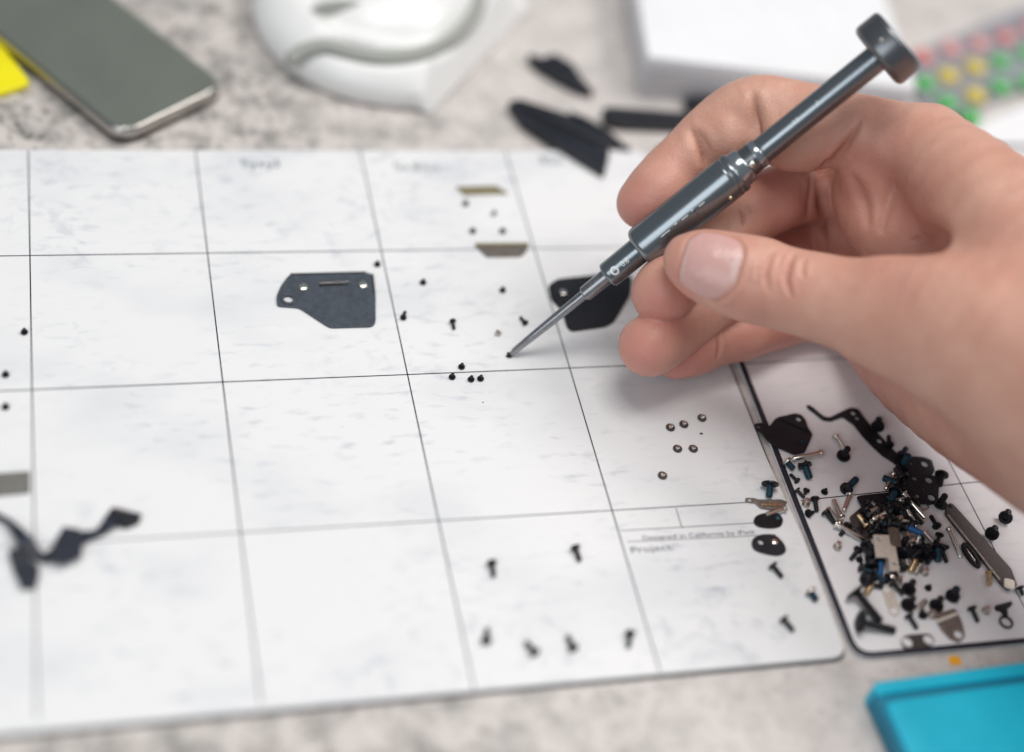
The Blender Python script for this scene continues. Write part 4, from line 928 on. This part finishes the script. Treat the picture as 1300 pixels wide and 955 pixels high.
# black moulded pieces
def wedge(name, label, pts, hgt, z=ZT, tilt=(0, 0, 0), ridge=None, cat="plastic piece", m=BLACKPL):
    P_ = [on(x, y, z+hgt) for x, y in pts]; cx = sum(p[0] for p in P_)/len(P_); cy = sum(p[1] for p in P_)/len(P_)
    root = empty(name, (cx, cy, z)); link("body", plate_mesh(local_poly(smooth_poly(P_, 1.0), (cx, cy)), th=hgt, bevel=min(.9, hgt*.3), res=3), m, root); root.rotation_euler = tilt; root["c"] = (cx, cy)
    if ridge:
        for rr in ridge: ridge_box(root, rr[0], rr[1], rr[2], rr[3], m, "ridge", hgt-.3)
    tag(root, label, cat, "black plastic offcuts behind the mat"); return root
wedge("black_plastic_piece", "small black jagged plastic piece farthest behind the mat", [(670, 66), (688, 72), (704, 66), (728, 80), (738, 96), (755, 116), (735, 112), (712, 100), (690, 88), (676, 78)], 3.5, ridge=[((690, 80), (735, 102), 2, 1.2)])
wedge("black_plastic_piece", "large black blade shaped plastic piece overhanging the mat's top edge", [(645, 128), (660, 124), (720, 143), (750, 160), (773, 182), (774, 196), (768, 220), (745, 206), (700, 178), (662, 152)], 4.0, ridge=[((668, 134), (762, 178), 2.2, 1.5)])
wedge("black_plastic_piece", "thin black pointed plastic piece under the blade shaped one", [(722, 140), (742, 146), (776, 166), (802, 190), (788, 184), (760, 176)], 3.0)
wedge("black_plastic_piece", "black plastic bar running behind the index finger", [(765, 136), (775, 134), (880, 142), (930, 146), (930, 160), (880, 158), (790, 154), (770, 150)], 4.5, ridge=[((775, 139), (920, 147), 1.6, 1.2)])
wedge("black_plastic_piece", "black plastic tab peeking above the index finger in front of the box", [(868, 123), (900, 119), (940, 122), (940, 134), (900, 136), (874, 134)], 3.5)
# bead tray
def bead_tray():
    z = ZT; Q = [on(1118, 88, z), on(1310, 10, z), on(1345, 100, z), on(1190, 158, z)]
    c = Vector((sum(p[0] for p in Q)/4, sum(p[1] for p in Q)/4)); root = empty("bead_tray", (c.x, c.y, z))
    tag(root, "grey tray set with rows of green, yellow and red beads", "tray")
    link("tray", plate_mesh(local_poly(smooth_poly(Q, 3), c), th=2.2, bevel=.5), TRAYGREY, root)
    G = mat("green_glass_bead", (.09, .48, .12), .25, coat=.3, var=.3, vscale=200); Y = mat("yellow_glass_bead", (.72, .56, .08), .25, coat=.3, var=.25, vscale=250); Rd = mat("red_glass_bead", (.68, .24, .23), .3, var=.35, vscale=200); OR = mat("orange_bead_side", (.85, .42, .08), .4)
    Pk = mat("pink_glass_bead", (.70, .33, .32), .3, var=.2, vscale=200)
    beads = [(1174, 106, G), (1204, 96, Y), (1238, 85, Y), (1270, 78, G), (1304, 68, G), (1202, 130, G), (1238, 121, Y), (1270, 110, G), (1304, 104, G), (1172, 72, Rd), (1208, 62, Pk), (1243, 55, Pk), (1276, 47, Rd), (1308, 36, Rd), (1140, 82, Rd), (1232, 148, G)]
    for x, y, m in beads:
        p = on(x, y, z+3.2); bm = bmesh.new(); bmesh.ops.create_uvsphere(bm, u_segments=20, v_segments=12, radius=1, matrix=Matrix.Diagonal((4.2, 4.2, 2.6, 1)))
        o = link("bead", bm_mesh(bm), m, root, (p[0]-c.x, p[1]-c.y, 2.9))
bead_tray()
c = Vector(on(1300, 170, ZT)); sh = plate_mesh(local_poly([on(1215, 172, ZT), on(1330, 122, ZT), on(1420, 240, ZT), on(1330, 330, ZT), on(1240, 300, ZT)], c), th=.35, bevel=.05)
tag(link("paper_sheet", sh, SHEET, None, (c.x, c.y, ZT+.02)), "plain white paper sheet under the wrist beside the bead tray", "paper")
# blue tray, orange dot
def blue_tray():
    z = ZT; H_ = 8.0; A = Vector(on(1108, 866, z+H_)); B = Vector(on(1420, 824, z+H_)); d = (B-A).normalized(); n = Vector((d.y, -d.x)); Wd = (B-A).length; Dp = 60
    P4 = [A, A+d*Wd, A+d*Wd+n*Dp, A+n*Dp]; c = A+d*Wd/2+n*Dp/2; root = empty("blue_case", (c.x, c.y, z)); loc_ = lambda q: [(p.x-c.x, p.y-c.y) for p in q]
    link("body", plate_mesh(smooth_poly(loc_(P4), 3), th=H_-1.2, bevel=.6, res=3), CYAN_SHADED, root)
    q = [A+d*1.2+n*5.6, A+d*(Wd-1)+n*5.6, A+d*(Wd-1)+n*(Dp-1), A+d*1.2+n*(Dp-1)]
    link("lid", plate_mesh(smooth_poly(loc_(q), 2.5), th=1.6, bevel=.5, z=H_-1.6, res=3), CYAN, root)
    q = [A, A+d*Wd, A+d*Wd+n*3.6, A+n*3.6]
    link("rim", plate_mesh(smooth_poly(loc_(q), 1.6), th=H_+.05, bevel=.7, z=0, res=3), CYAN, root)
    tag(root, "bright cyan plastic case with grooved edge at the counter's front", "case")
blue_tray()
x, y = on(1212, 839, ZT); me = plate_mesh(smooth_poly([(-1.7, -1.3), (1.6, -1.4), (1.8, 1.2), (-1.5, 1.4)], .4), th=.25, bevel=.05)
tag(link("orange_chip", me, ORANGE, None, (x, y, ZT)), "small orange chip on the counter between mat and cyan tray", "chip")
